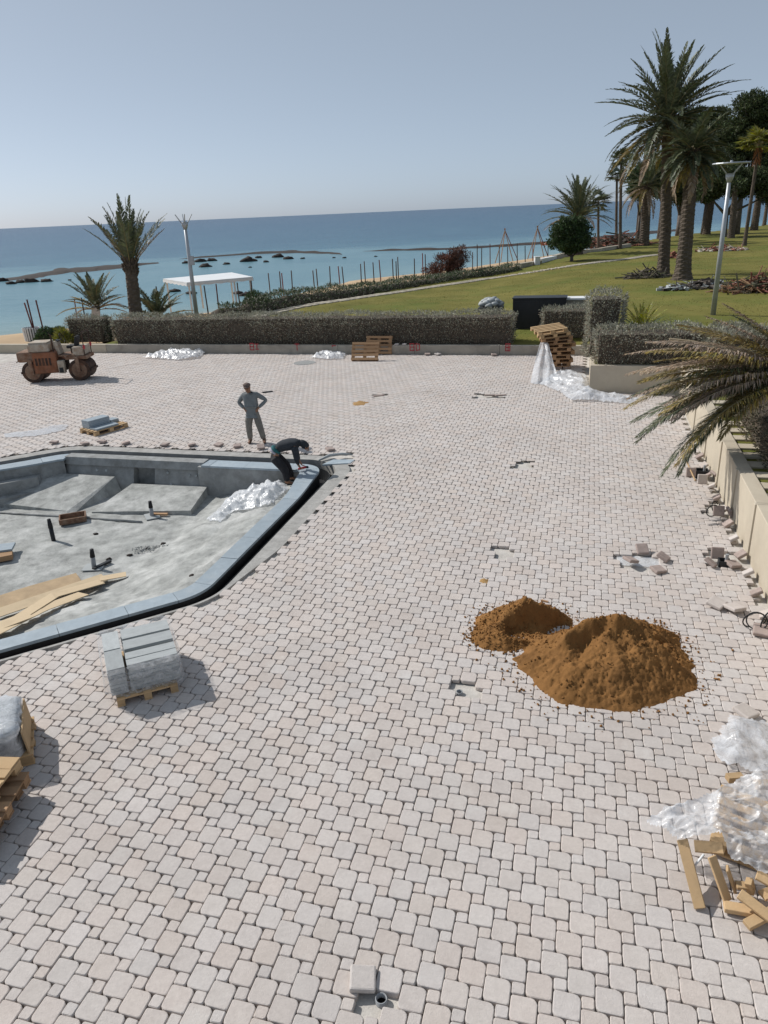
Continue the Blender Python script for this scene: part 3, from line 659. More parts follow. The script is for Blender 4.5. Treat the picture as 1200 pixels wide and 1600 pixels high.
def trunk_mesh(path, r0, r1, rough=.12, n=16, step=.09, seed=0, mats=TRUNK, flare=.0, mid=0):
    """tapered trunk covered with the spiral of old leaf bases"""
    ps = [Vector(p) for p in path]; L = sum((b-a).length for a, b in zip(ps, ps[1:])); k = max(6, int(L/step)); V = []; F = []
    def pt(t):
        x = t*(len(ps)-1); i = min(int(x), len(ps)-2); return ps[i].lerp(ps[i+1], x-i)
    for i in range(k+1):
        t = i/k; c = pt(t); r = r0+(r1-r0)*t+flare*math.exp(-t*L/.5)+mid*math.sin(math.pi*t)
        for j in range(n):
            a = 2*math.pi*j/n; w_ = (i*.5+j*.5) % 2 ; saw = ((i/3+j*3/n) % 1)
            q = r*(1+rough*(saw*1.4-.5)+.07*noise.noise(Vector((math.cos(a)*2, math.sin(a)*2, t*L*2.5+seed))))
            V.append((c.x+q*math.cos(a), c.y+q*math.sin(a), c.z))
    for i in range(k):
        for j in range(n): F.append((i*n+j, i*n+(j+1) % n, (i+1)*n+(j+1) % n, (i+1)*n+j))
    return npmesh('trunk', V, F, mats)
def date_palm(label, base, top, r0, r1, L, n, els, ll=.5, lw=.075, droop=(.9, 1.5), nl=44, group=None, dead=0, seed=1, skirt=True, az=None, flare=.12, hang=.25, name='date_palm', rad=.035):
    rs = random.Random(seed); o = thing(name, label, 'palm tree', base, 0, group); t = Vector(top)-Vector(base)
    path = [Vector((0, 0, -.15)), Vector((t.x*.22, t.y*.22, t.z*.33)), Vector((t.x*.58, t.y*.58, t.z*.67)), t]
    link('trunk', trunk_mesh(path, r0, r1, seed=seed, flare=flare), o)
    if skirt:
        mb = MB()
        for k in range(46):
            a = k*2.4; z = t.z-.75+.8*(k/46); l = .35*rs.uniform(.7, 1.3); rr = r1*1.0
            p = Vector((t.x+rr*math.cos(a)*.8, t.y+rr*math.sin(a)*.8, z)); d = Vector((math.cos(a), math.sin(a), 1.5)).normalized()
            mb.tube([p, p+d*l], [.07, .04], 4)
        mb.build('leaf_base', TRUNK, o)
    pool_ = []
    for k in range(12):
        e = els[0]+(els[1]-els[0])*(k/11); q = rs.uniform(*droop)
        mm = (PALMG, RACH) if k/11 > dead else ((PALMB, RACHB) if k % 2 == 0 else (PALMY, RACH))
        pool_.append(frond_mesh(L*rs.uniform(.85, 1.08), e, q*(1 if e < 1.2 else .6), nl, ll, lw, mm, seed=seed*50+k, hang=hang, rad=rad))
    for i in range(n):
        k = min(11, int(12*(i+.5)/n)); a = i*2.39996+rs.uniform(-.25, .25)
        if az: a = az[0]+(az[1]-az[0])*((i*.618) % 1)
        link('frond', pool_[k], o, (t.x+.12*math.cos(a), t.y+.12*math.sin(a), t.z-.25+.45*k/11), (rs.uniform(-.12, .12), 0, a), (rs.uniform(.9, 1.1),)*3)
    return o
def fan_leaf(Lp, Rf, seed, mats):
    rs = random.Random(seed); mb = MB(); a = rs.uniform(.2, 1.2); e = Vector((math.cos(a)*Lp, 0, math.sin(a)*Lp)); mb.tube([(0, 0, 0), e*.6+Vector((0, 0, .04)), e], [.025, .018, .012], 4, 1)
    X = Vector((math.cos(a-.25), 0, math.sin(a-.25))); Y = Vector((0, 1, 0)); V = []; F = []; nb = 22
    for k in range(nb):
        t = R(-105+210*k/(nb-1)); d = (X*math.cos(t)+Y*math.sin(t)+Vector((0, 0, .12*math.cos(t*2)))).normalized(); l = Rf*(.8+.2*math.cos(t))*rs.uniform(.85, 1.1)
        sd_ = (X*-math.sin(t)+Y*math.cos(t))*Rf*.075; p = e+d*l*.55; b = len(V); V += [e, p+sd_, e+d*l+Vector((0, 0, -.25*Rf*rs.random())), p-sd_]; F.append((b, b+1, b+2, b+3))
    mb.add(V, F, 0); return mb.mesh('fan_leaf', list(mats))
def fan_palm(label, base, top, r0, r1, Lp, Rf, n=26, seed=1, tmat=TRUNK, group=None, leaf=PALMG, skirt=0):
    rs = random.Random(seed); o = thing('fan_palm', label, 'palm tree', base, 0, group); t = Vector(top)-Vector(base)
    link('trunk', trunk_mesh([(0, 0, -.1), (t.x*.5, t.y*.5, t.z*.45), tuple(t)], r0, r1, rough=.06, n=10, seed=seed, mats=tmat, flare=.08), o)
    P = [fan_leaf(Lp, Rf, seed*20+k, (leaf, RACH)) for k in range(6)]
    for i in range(n):
        a = i*2.4; e = -1.1+1.5*(i/n); link('fan_leaf', P[i % 6], o, (t.x, t.y, t.z-.15+.3*i/n), (0, -e*.75, a), (rs.uniform(.85, 1.1),)*3)
    if skirt:
        mb = MB()
        for k in range(60):
            a = k*2.4; z = t.z-.1-skirt*rs.random(); p = Vector((t.x+r1*math.cos(a), t.y+r1*math.sin(a), z)); mb.tube([p, p+Vector((math.cos(a)*.3, math.sin(a)*.3, -.5))], [.05, .01], 4)
        mb.build('dead_skirt', TRUNKO, o)
    return o
def tree(label, base, blobs, r0, leaf, n=9000, ln=.35, wd=.12, name='pine_tree', lean=(0, 0), per=34, cs=.5, group=None, trunk=True, fork=.5):
    """blobs: crown lobes (x, y, z, rx, rz) relative to the base"""
    o = thing(name, label, 'tree', base, 0, group); mb = MB(); zt = min(b[2] for b in blobs)*fork
    if trunk:
        f = Vector((lean[0], lean[1], zt)); mb.tube([(0, 0, -.2), (lean[0]*.4, lean[1]*.4, zt*.5), f], [r0*1.2, r0, r0*.8], 10); mb.build('trunk', BARK, o, True)
        for b in blobs:
            c = Vector(b[:3]); lb = MB(); md = f.lerp(c, .55)+Vector((random.uniform(-.3, .3), random.uniform(-.3, .3), -.2)); lb.tube([f-Vector((0, 0, .2)), md, c], [r0*.55, r0*.32, r0*.1], 7)
            for q in range(4):
                d = Vector((random.uniform(-1, 1)*b[3], random.uniform(-1, 1)*b[3], random.uniform(-.3, .8)*b[4]))*.8; lb.tube([md.lerp(c, .5), c+d], [r0*.2, r0*.05], 5)
            lb.build('limb', BARK, o, True)
    P = []; D = []; tot = sum(b[3]**2*b[4] for b in blobs)
    for b in blobs:
        m_ = max(3, int(n/per*b[3]**2*b[4]/tot))
        for k in range(m_):
            d = np.array([random.gauss(0, 1), random.gauss(0, 1), random.gauss(0, 1)]); d /= np.linalg.norm(d); r = random.random()**.4
            if d[2] < -.3: r *= .8
            c = np.array(b[:3])+d*r*np.array([b[3], b[3], b[4]]); s = cs*random.uniform(.5, 1.25)
            q = rng.normal(0, 1, (per, 3)); q /= np.linalg.norm(q, axis=1)[:, None]; P.append(c+q*s*np.array([1, 1, .55])*(rng.random((per, 1))**.5)); D.append(q+np.array([0, 0, .35]))
    V, F = cards(np.concatenate(P), np.concatenate(D), ln, wd, .5); leafobj('crown', V, F, [leaf], o); return o
def gz(p): return Vector((p[0], p[1], lawnz(p[0], p[1])))
def atl(px, py):                                         # point on the lawn
    z = .9
    for _ in range(6): p = at(px, py, z); z = lawnz(p.x, p.y)
    return Vector((p.x, p.y, z))
def upx(px, py, p): # point at picture px,py at the depth of p
    d = ray(px, py); k = math.hypot(p[0], p[1])/math.hypot(d.x, d.y); return Vector((d.x*k, d.y*k, CAMZ+d.z*k))
def up(px, py, p): return Vector((p[0], p[1], zat(px, py, p)))

# ------------------------------------------------------------------ hedges
def _u(px, v, py=520):                                   # plaza-grid u of a picture column at depth v
    d = ray(px, py); k = d.x*KS+d.y*KC; return (d.x*KC-d.y*KS)*v/k
hedge('long clipped silver grey hedge above the far low wall behind the roller and pallets', _u(176, 33.1), _u(800, 33.1), 33.12, 34.35, .34, 1.66, dens=430)
hedge('small clipped cube of grey hedge at the left end behind the road roller', _u(104, 34.6), _u(160, 34.6), 34.6, 35.8, .2, 1.5, dens=430)
hedge('short clipped brown grey hedge between the dark cabinet and the pallet tower', _u(846, 34.2), _u(918, 34.2), 34.2, 35.4, .5, 1.75, dens=430)
hedge('tall silvery block of hedge at the left rear of the raised planter', max(.05, _u(916, 27.6)), _u(970, 27.6), 27.6, 29.0, .88, 2.98, dens=500, tw=.2)
hedge('wide clipped hedge growing on top of the beige planter wall', .34, 3.75, 26.15, 27.5, .88, 2.0, dens=520, tw=.5)
hedge('loose pale silver bush spilling beside the lamp post right of the planter hedge', 3.8, 5.9, 25.0, 27.6, .8, 2.05, dens=480, tw=.12, rnd=.5, ln=.12, wd=.03)
hedge('dry reddish brown hedge growing behind the sunlit garden wall', 3.62, 5.6, 7.5, 14.6, .9, 1.75, leaf=LEAFX, dens=620, tw=.5, ln=.075, wd=.022)
hedge('dry grey green hedge behind the garden wall below the drooping palm', 3.65, 5.8, 15.0, 20.5, .9, 1.7, leaf=LEAFX, dens=420, tw=.4, ln=.08, wd=.025)
tree('small green leafy shrub at the right edge above the drooping palm fronds', W(7.6, 23.6, .9), [(0, 0, .9, 1.1, .8), (.9, .3, 1.0, 1.0, .8)], .08, LEAFD, 5000, .14, .07, name='green_shrub', cs=.25)
# low hedge row along the stepping stone path
rowpx = [(345, 496), (405, 491), (483, 473), (543, 465), (600, 456), (660, 446), (733, 435), (790, 427), (816, 422)]
rowlab = ['dark green end clump of the seaside hedge row behind the white pergola', 'grey green stretch of seaside hedge right of the pergola', 'second stretch of seaside hedge below the row of thin posts', 'dense middle stretch of the seaside hedge beside the stepping stones', 'rounded dark stretch of seaside hedge left of the rust red bush', 'stretch of seaside hedge directly below the rust red bush', 'stretch of seaside hedge just right of the rust red bush', 'far dark tip of the seaside hedge next to the white bollard']
for (a_, b_), lab in zip(zip(rowpx, rowpx[1:]), rowlab):
    p, q = atl(*a_), atl(*b_); d = q-p; L_ = d.length; nn = int(L_*420); t = rng.random(nn); o = thing('seaside_hedge', lab, 'hedge', p, 0, 'low hedge row along the shore')
    wv = Vector((-d.y, d.x, 0)).normalized(); ph = rng.random(nn)*math.pi; hh = {345: .7, 405: .95, 483: .8, 543: .68, 600: .6, 660: .52, 733: .52, 790: .5}[a_[0]]
    hn = np.array([1+.22*noise.noise(Vector((p.x+d.x*x, p.y+d.y*x, 0))*.5)+.2*noise.noise(Vector((p.x+d.x*x, p.y+d.y*x, 5))*1.4) for x in t])*hh
    dirs = np.stack([np.cos(ph)*wv.x, np.cos(ph)*wv.y, np.sin(ph)], 1)
    P = np.outer(t, np.array(d))+dirs*np.array([.75, .75, 1.0])*np.stack([np.ones(nn), np.ones(nn), hn], 1)+np.array([wv.x, wv.y, 0])*.75+rng.normal(0, .06, (nn, 3))
    V, F = cards(P, dirs+np.array([0, 0, .4]), .17, .06, .8); leafobj('foliage', V, F, [LEAFD, LEAFG], o, (rng.random(nn) < .35).astype(int))
    mb = MB(); c = wv*.75
    for k in range(9):
        x = k/8; mb.blob(c+d*x, .62, (1, .9, 1.05*hh), .12, 2, 8, 6, seed=k+int(a_[0]))
    mb.build('inner_twigs', CORE, o, True)
p = atl(693, 437); p = p+Vector((.5, 2.6, -.45))
tree('big rust red dried tamarisk bush on the beach behind the hedge row', p, [(-1.0, 0, .9, 1.1, .8), (.2, 0, 1.7, 1.2, 1.0), (1.1, .3, 2.1, 1.0, 1.0), (.6, 0, 1.0, 1.0, .8)], .12, LEAFR, 9000, .22, .06, name='dried_bush', cs=.38, fork=.25)

# ------------------------------------------------------------------ palms and trees
b = at(216, 518, .36); b = gz((b.x, b.y)); t = upx(203, 408, b)
date_palm('young date palm with upright fronds behind the hedge at the left', b, t, .36, .30, 2.8, 30, (R(48), R(88)), ll=.48, lw=.06, droop=(.05, .5), seed=3, dead=.04, flare=.1)
date_palm('low trunkless palm with splayed fronds left of the young date palm', at(150, 512, .3), at(152, 490, .3)+Vector((0, 0, .5)), .3, .26, 2.5, 30, (R(5), R(80)), ll=.42, lw=.07, droop=(.3, .9), seed=5, skirt=False, dead=.35)
date_palm('small palm clump right of the young date palm trunk', at(247, 512, .3), at(247, 505, .3)+Vector((0, 0, .35)), .22, .2, 2.1, 26, (R(0), R(75)), ll=.4, droop=(.3, .8), seed=6, skirt=False, dead=.3)
b = atl(1036, 430); t = upx(1043, 188, b)
date_palm('tallest date palm on the lawn with a full round crown', b, t, .40, .33, 4.7, 112, (R(-38), R(86)), ll=.62, lw=.10, droop=(.45, 1.15), nl=52, seed=8, dead=.1)
b = atl(1066, 437); t = upx(1082, 238, b)
date_palm('leaning date palm with a rough grey trunk right beside the tallest palm', b, t, .46, .36, 2.7, 60, (R(-50), R(62)), ll=.55, lw=.10, droop=(.6, 1.3), seed=9, dead=.15, flare=.3)
b = atl(904, 398); t = upx(904, 338, b)
date_palm('medium date palm rising behind the round green bush by the shore', b, t, .42, .40, 4.3, 60, (R(5), R(87)), ll=.55, lw=.09, droop=(.35, .95), seed=11, flare=.1)
b = atl(1006, 384); t = upx(1011, 290, b)
date_palm('stout date palm with a bulging trunk right of the twin fan palms', b, t, .55, .50, 3.8, 58, (R(-30), R(85)), ll=.55, lw=.09, droop=(.5, 1.2), seed=12, dead=.2)
b = atl(935, 388); fan_palm('small fan palm with a thin dark trunk in the sea gap', b, upx(935, 316, b), .16, .13, .8, 1.0, 20, 21)
b = atl(969, 389); fan_palm('taller of two slender fan palms standing close together', b, upx(971, 250, b), .20, .14, .7, 1.0, 22, 22)
b = atl(963, 378); fan_palm('shorter of two slender fan palms standing close together', b, upx(964, 276, b), .20, .14, .7, 1.0, 20, 23)
b = atl(1163, 384); fan_palm('slanting fan palm with orange stripped trunk and yellow green crown', b, upx(1186, 226, b), .20, .15, 1.1, 1.3, 26, 24, leaf=LEAFY, skirt=1.6)
def grove(label, px, py, lobes, r0, n, leaf=LEAFP, name='pine_tree', ln=.32, wd=.12, cs=.55, fork=.55, depth=None):
    b = atl(px, py); B = []
    for x, y, r, q in lobes:
        c = upx(x, y, b); s = (c-Vector((0, 0, CAMZ))).dot(CF)/FPX; B.append((c.x-b.x, c.y-b.y+random.uniform(-1, 1), c.z-b.z, r*s, q*s))
    return tree(label, b, B, r0, leaf, int(n*1.9), ln*1.1, wd*1.25, name=name, cs=cs*1.15, fork=fork)
grove('dark dense tree filling the gap behind the leaning date palm', 1100, 366, [(1092, 205, 34, 36), (1118, 215, 32, 30), (1080, 240, 30, 26), (1105, 260, 36, 30), (1125, 180, 20, 14), (1075, 280, 28, 20)], .45, 26000)
grove('tall dark pine at the right edge with a lofty crown', 1150, 366, [(1172, 165, 26, 20), (1195, 175, 30, 26), (1160, 205, 30, 24), (1190, 220, 34, 28), (1150, 245, 34, 24), (1208, 250, 30, 30)], .42, 30000)
grove('dark pine with low hanging boughs behind the right lamp post', 1130, 370, [(1130, 280, 30, 22), (1155, 290, 30, 22), (1100, 300, 26, 18), (1180, 285, 28, 22), (1205, 300, 25, 25)], .40, 20000)
grove('rounded bushy green tree between the fan palms and the tallest palm', 996, 380, [(1000, 278, 17, 22), (1018, 268, 15, 20), (1028, 290, 14, 18), (990, 300, 10, 10)], .18, 8000, LEAFD, 'leafy_tree')
grove('shady tree crown just right of the tallest palm trunk', 1060, 368, [(1062, 275, 22, 22), (1050, 300, 18, 16), (1072, 310, 20, 14)], .40, 9000)
grove('round dark green bush tree on a leaning stem beside the shore', 893, 408, [(880, 362, 19, 21), (900, 356, 18, 19), (892, 380, 26, 16), (912, 372, 12, 16), (868, 380, 9, 10)], .16, 12000, LEAFD, 'bush_tree', .2, .1, .4, .35)
tl = ['bare thick trunk standing between the leaning palm and the dark trees', 'pale grey thick trunk left of the right lamp post', 'slim dark trunk close behind the pale grey trunk', 'dark trunk right of the lamp post in the grove', 'stout brown palm trunk near the right edge of the grove', 'thin trunk just left of the tallest palm', 'far slim trunk at the right edge of the grove', 'slim trunk between the bushy tree and the tallest palm']
for (px, py, top, r, lean), lab in zip([(1061, 366, 290, .5, 0), (1103, 366, 300, .58, .3), (1108, 362, 300, .14, 0), (1142, 372, 290, .42, -.2), (1178, 360, 280, .55, .1), (994, 378, 300, .16, 0), (1194, 352, 280, .3, 0), (1030, 372, 300, .3, 0)], tl):
    b = atl(px, py); t = zat(px, top, b)-b.z; o = thing('palm_trunk' if r > .3 else 'tree_trunk', lab, 'tree', b)
    link('trunk', trunk_mesh([(0, 0, -.2), (lean*.5, 0, t*.5), (lean, 0, t)], r, r*.75, n=12, seed=px, flare=.1), o)
    P = rng.normal(0, 1, (700, 3)); P /= np.linalg.norm(P, axis=1)[:, None]; V, F = cards(np.array([lean, 0, t])+P*np.array([1.3, 1.3, .9])*rng.random((700, 1))**.4, P, .45, .14, .6); leafobj('crown', V, F, [LEAFP], o)
# the drooping palm at the right edge in front of the planter
def near_palm():
    base = W(4.9, 17.6, .9); o = thing('drooping_palm', 'drooping palm with green and dried fronds hanging over the garden wall', 'palm tree', base)
    link('trunk', trunk_mesh([(0, 0, -.1), (0, 0, .6), (0, 0, 1.3)], .32, .30, seed=4, step=.06), o)
    rs = random.Random(4)
    # target tips in the picture; mats
    fr = [(1036, 742, 3.4, .85, 'g'), (1048, 728, 3.2, .8, 'y'), (990, 690, 3.6, .7, 'g'), (1012, 676, 3.4, .6, 'g'), (985, 640, 3.5, .55, 'y'), (1000, 622, 3.4, .5, 'g'), (995, 596, 3.4, .55, 'b'), (1010, 585, 3.2, .5, 'b'),
          (992, 560, 3.4, .45, 'b'), (1020, 540, 3.1, .35, 'b'), (1075, 520, 2.7, .3, 'y'), (1110, 500, 2.5, .25, 'b'), (1150, 500, 2.3, .2, 'g'), (1090, 640, 2.6, .6, 'b'), (1080, 600, 2.6, .5, 'g'), (1060, 660, 2.8, .6, 'g'), (1120, 690, 2.4, .9, 'y'),
          (1240, 470, 2.6, .3, 'g'), (1300, 560, 2.8, .6, 'g'), (1290, 650, 2.8, .9, 'g'), (1320, 500, 2.8, .5, 'y'), (1030, 612, 3.1, .5, 'g'), (1045, 570, 3, .4, 'y'), (1040, 635, 3, .6, 'b')]
    fr += [(x+rs.uniform(-25, 45), y+rs.uniform(-18, 22), L, d*rs.uniform(.8, 1.2), rs.choice('gybby')) for x, y, L, d, k in fr if rs.random() < .6]
    c = base+Vector((0, 0, 1.35))
    for i, (px, py, L, dr, k) in enumerate(fr):
        f = (c-Vector((0, 0, CAMZ))).dot(CF)-.5-.5*math.sin(i*1.7); d = ray(px, py); tip = Vector((0, 0, CAMZ))+d*(f/FPX); q = tip-c
        az = math.atan2(q.y, q.x); h = math.hypot(q.x, q.y); el = math.atan2(q.z, h)+dr*.52; L = q.length*1.06
        mm = {'g': (PALMG, RACH), 'y': (PALMY, RACH), 'b': (PALMB, RACHB)}[k]
        fm = frond_mesh(L, el, dr*1.15, 130, .62 if k != 'b' else .52, .026, mm, fold=.35, seed=900+i, hang=.45 if k != 'b' else .6, rad=.03, base=.2)
        link('frond', fm, o, (0, 0, 1.35), (rs.uniform(-.35, .35), 0, az))
    mb = MB(); q = upx(1046, 530, c+Vector((-.6, -.4, 0)))-base; mb.tube([(0, 0, 1.35), (q*.6+Vector((0, 0, .75))), q], [.045, .035, .03], 6); mb.build('cut_stalk', RACHB, o)
near_palm()
# agave-like plant
o = thing('spiky_plant', 'yellow green spiky cycad standing on the lawn behind the planter hedge', 'plant', gz(W(2.1, 31.5)))
fm = [frond_mesh(1.35, R(a), .5, 22, .16, .05, (LEAFY if a > 45 else LEAFD, RACH), seed=a, rad=.015) for a in (10, 25, 40, 55, 68, 80)]
for i in range(46): link('leaf', fm[i % 6], o, (0, 0, .15), (0, 0, i*2.4))
mb = MB(); mb.blob((0, 0, .1), .3, (1, 1, .8)); mb.build('stem', TRUNK, o, True)

# ------------------------------------------------------------------ people
def skin(name, J, E, m_, parent, sub=2, root=0):
    """J: joint -> (x, y, z, r) or (x, y, z, rx, ry); E: bones"""
    ks = list(J); me = bpy.data.meshes.new(name+'_bones'); me.from_pydata([J[k][:3] for k in ks], [(ks.index(a), ks.index(b)) for a, b in E], [])
    o = bpy.data.objects.new(name, me); COL.objects.link(o); sk = o.modifiers.new('s', 'SKIN'); sk.use_smooth_shade = True
    for i, k in enumerate(ks):
        d = me.skin_vertices[0].data[i]; r = J[k]; d.radius = (r[3], r[4] if len(r) > 4 else r[3]); d.use_root = (i == root)
    sb = o.modifiers.new('d', 'SUBSURF'); sb.levels = sub; sb.render_levels = sub
    dg = bpy.context.evaluated_depsgraph_get(); me2 = bpy.data.meshes.new_from_object(o.evaluated_get(dg)); COL.objects.unlink(o); bpy.data.objects.remove(o)
    me2.materials.clear(); me2.materials.append(m_); me2.polygons.foreach_set('use_smooth', [True]*len(me2.polygons))
    me2.polygons.foreach_set('material_index', [0]*len(me2.polygons)); return link(name, me2, parent)
def hand_joints(tag_, wpos, dirv, pal, curl=.5, side=1):
    """palm and five fingers from the wrist; dirv points along the palm, pal is the palm normal"""
    w_ = Vector(wpos); d = Vector(dirv).normalized(); n = Vector(pal); n = (n-d*n.dot(d)).normalized(); b = d.cross(n)*side; J = {}; E = []
    J[tag_+'p'] = (*(w_+d*.05), .026, .026); E.append((tag_+'w', tag_+'p'))
    for k, (o, L) in enumerate(((-.030, .070), (-.010, .080), (.010, .076), (.028, .060))):
        r = w_+d*.092+b*o; m_ = r+(d*math.cos(curl)+n*math.sin(curl))*L*.55; t = m_+(d*math.cos(curl*2.1)+n*math.sin(curl*2.1))*L*.5
        for q, p, rr in (('a', r, .0105), ('b', m_, .009), ('c', t, .007)): J[f'{tag_}{k}{q}'] = (*p, rr)
        E += [(tag_+'p', f'{tag_}{k}a'), (f'{tag_}{k}a', f'{tag_}{k}b'), (f'{tag_}{k}b', f'{tag_}{k}c')]
    r = w_+d*.035-b*.032; m_ = r+(d*.7-b*.6+n*.3).normalized()*.035; t = m_+(d*.9-b*.1+n*.4).normalized()*.03
    for q, p, rr in (('a', r, .012), ('b', m_, .0105), ('c', t, .008)): J[f'{tag_}t{q}'] = (*p, rr)
    E += [(tag_+'p', tag_+'ta'), (tag_+'ta', tag_+'tb'), (tag_+'tb', tag_+'tc')]
    return J, E
def face(parent, c, f, upv, hat=True):
    """eyes, nose, mouth, ears on a head centred at c, looking along f"""
    f = Vector(f).normalized(); u_ = Vector(upv); u_ = (u_-f*u_.dot(f)).normalized(); s = f.cross(u_)
    mb = MB(); mb.tube([c+f*.088+u_*.012, c+f*.116-u_*.022, c+f*.094-u_*.036], [.010, .016, .012], 6); mb.build('nose', SKIN, parent, True)
    for q in (-1, 1):
        mb = MB(); mb.blob(c+f*.084+u_*.016+s*.032*q, .011, amp=0, nu=8, nv=6); mb.build('eye', HAIR, parent, True)
        mb = MB(); mb.blob(c+s*.08*q-u_*.005, .03, (.35, .7, 1), .1, nu=8, nv=6); mb.build('ear', SKIN, parent, True)
    mb = MB(); mb.tube([c+f*.088-u_*.055+s*.022, c+f*.098-u_*.056, c+f*.088-u_*.055-s*.022], [.004, .008, .004], 5); mb.build('mouth', LIPM, parent, True)
def standing_man():
    b = at(399, 692, 0); o = thing('person', 'standing worker in cap and grey work clothes with both hands on hips', 'person', b, R(-6))
    hx = 0.02
    J = {'pel': (0, 0, .93, .12, .10), 'bel': (0, 0, 1.06, .13, .10), 'che': (.0, -.01, 1.30, .145, .10), 'nk0': (-.01, -.02, 1.43, .075, .07), 'nk1': (-.02, -.045, 1.50, .062, .06), 'h0': (-.03, -.075, 1.565, .085, .09), 'h1': (-.04, -.08, 1.67, .088, .097), 'h2': (-.045, -.07, 1.735, .06, .065),
         'hl': (-.10, 0, .90, .095), 'kl': (-.13, -.03, .50, .066), 'al': (-.135, .01, .09, .045), 'tl': (-.15, -.15, .035, .035), 'hel': (-.135, .05, .04, .035),
         'hr': (.10, 0, .90, .095), 'kr': (.19, -.02, .49, .066), 'ar': (.26, .02, .09, .045), 'tr': (.31, -.13, .035, .035), 'her': (.255, .06, .04, .035),
         'sl': (-.19, 0, 1.41, .062), 'el': (-.37, .06, 1.17, .046), 'lw': (-.18, -.06, 1.02, .030), 'sr': (.19, 0, 1.42, .062), 'er': (.43, .08, 1.22, .046), 'rw': (.20, -.05, 1.02, .030)}
    E = [('pel', 'bel'), ('bel', 'che'), ('che', 'nk0'), ('nk0', 'nk1'), ('nk1', 'h0'), ('h0', 'h1'), ('h1', 'h2'), ('pel', 'hl'), ('hl', 'kl'), ('kl', 'al'), ('al', 'tl'), ('al', 'hel'), ('pel', 'hr'), ('hr', 'kr'), ('kr', 'ar'), ('ar', 'tr'), ('ar', 'her'), ('che', 'sl'), ('sl', 'el'), ('el', 'lw'), ('che', 'sr'), ('sr', 'er'), ('er', 'rw')]
    for t, d, n, sd_ in (('l', (.6, -.5, -.6), (.5, .8, 0), 1), ('r', (-.6, -.5, -.6), (-.5, .8, 0), -1)):
        w_ = J[t+'w']; a, e = hand_joints(t, w_[:3], d, n, .45, sd_); J.update(a); E += e
    for k_ in ('pel', 'bel', 'che', 'hl', 'hr', 'kl', 'kr', 'sl', 'sr'): J[k_] = (*J[k_][:3], *[x*.78 for x in J[k_][3:]])
    skin('body', J, E, SKIN, o, 1)
    g = 1.4
    def sub(ks, es, extra={}, k=g):
        q = {a: (*J[a][:3], *[x*k for x in J[a][3:]]) for a in ks}; q.update(extra); return q, es
    q, e = sub(['pel', 'bel', 'che', 'nk0', 'sl', 'el', 'sr', 'er'], [('hem', 'pel'), ('pel', 'bel'), ('bel', 'che'), ('che', 'nk0'), ('nk0', 'nk1'), ('che', 'sl'), ('sl', 'el'), ('che', 'sr'), ('sr', 'er'), ('el', 'lc'), ('er', 'rc')],
               {'hem': (0, 0, .86, .17, .14), 'pel': (0, 0, .93, .178, .15), 'bel': (0, 0, 1.07, .172, .14), 'che': (0, -.005, 1.28, .19, .135), 'nk0': (-.01, -.02, 1.44, .11, .095), 'nk1': (-.015, -.035, 1.50, .075, .07), 'lc': (-.20, -.05, 1.035, .05), 'rc': (.22, -.045, 1.04, .05), 'el': (-.37, .06, 1.17, .062), 'er': (.43, .08, 1.22, .062), 'sl': (-.19, 0, 1.40, .085), 'sr': (.19, 0, 1.41, .085)})
    skin('sweatshirt', q, e, SHIRT, o, 2)
    q, e = sub(['pel', 'hl', 'kl', 'al', 'hr', 'kr', 'ar'], [('wa', 'pel'), ('pel', 'hl'), ('hl', 'kl'), ('kl', 'al'), ('pel', 'hr'), ('hr', 'kr'), ('kr', 'ar')],
               {'wa': (0, 0, 1.0, .15, .125), 'pel': (0, 0, .88, .172, .145), 'hl': (-.10, 0, .80, .128), 'hr': (.105, 0, .80, .128), 'kl': (-.13, -.03, .50, .10), 'kr': (.19, -.02, .49, .10), 'al': (-.135, .01, .10, .08), 'ar': (.255, .02, .10, .08)})
    skin('trousers', q, e, TROU, o, 2, 1)
    for a, t, h in (('al', 'tl', 'hel'), ('ar', 'tr', 'her')):
        A, T_, H_ = [Vector(J[k][:3]) for k in (a, t, h)]
        skin('boot', {'a': (A.x, A.y, .20, .055), 'b': (A.x, A.y, .07, .056), 'c': (*(A.lerp(T_, .6)+Vector((0, 0, -.02))), .046), 't': (*T_, .04), 'h': (*H_, .042)}, [('a', 'b'), ('b', 'c'), ('c', 't'), ('b', 'h')], BOOT, o, 1)
    c = Vector((-.037, -.085, 1.625)); f = Vector((.12, -1, -.35)); face(o, c, f, (0, 0, 1))
    mb = MB(); cc = c+Vector((-.005, .008, .068)); mb.blob(cc, .110, (1, 1.08, .62), .03, nu=14, nv=8); mb.tube([cc+Vector((0, 0, .05)), cc+Vector((0, 0, .068))], [.02, .012], 8)
    pr = [cc+Vector((.085*math.sin(a)+.01, -.09-.075*math.cos(a), -.03-.015*math.cos(a))) for a in [R(x) for x in range(-80, 81, 20)]]
    bk = [cc+Vector((.085*math.sin(a), -.07, -.012)) for a in [R(x) for x in range(-80, 81, 20)]]
    b0 = len(mb.v); mb.v += [tuple(p) for p in pr+bk]+[tuple(p-Vector((0, 0, .008))) for p in pr+bk]; n = len(pr)
    for i in range(n-1): mb.f += [(b0+i, b0+i+1, b0+n+i+1, b0+n+i), (b0+2*n+i+1, b0+2*n+i, b0+3*n+i, b0+3*n+i+1), (b0+i+1, b0+i, b0+2*n+i, b0+2*n+i+1)]; mb.m += [0]*3
    mb.build('cap', CAPM, o, True)
standing_man()
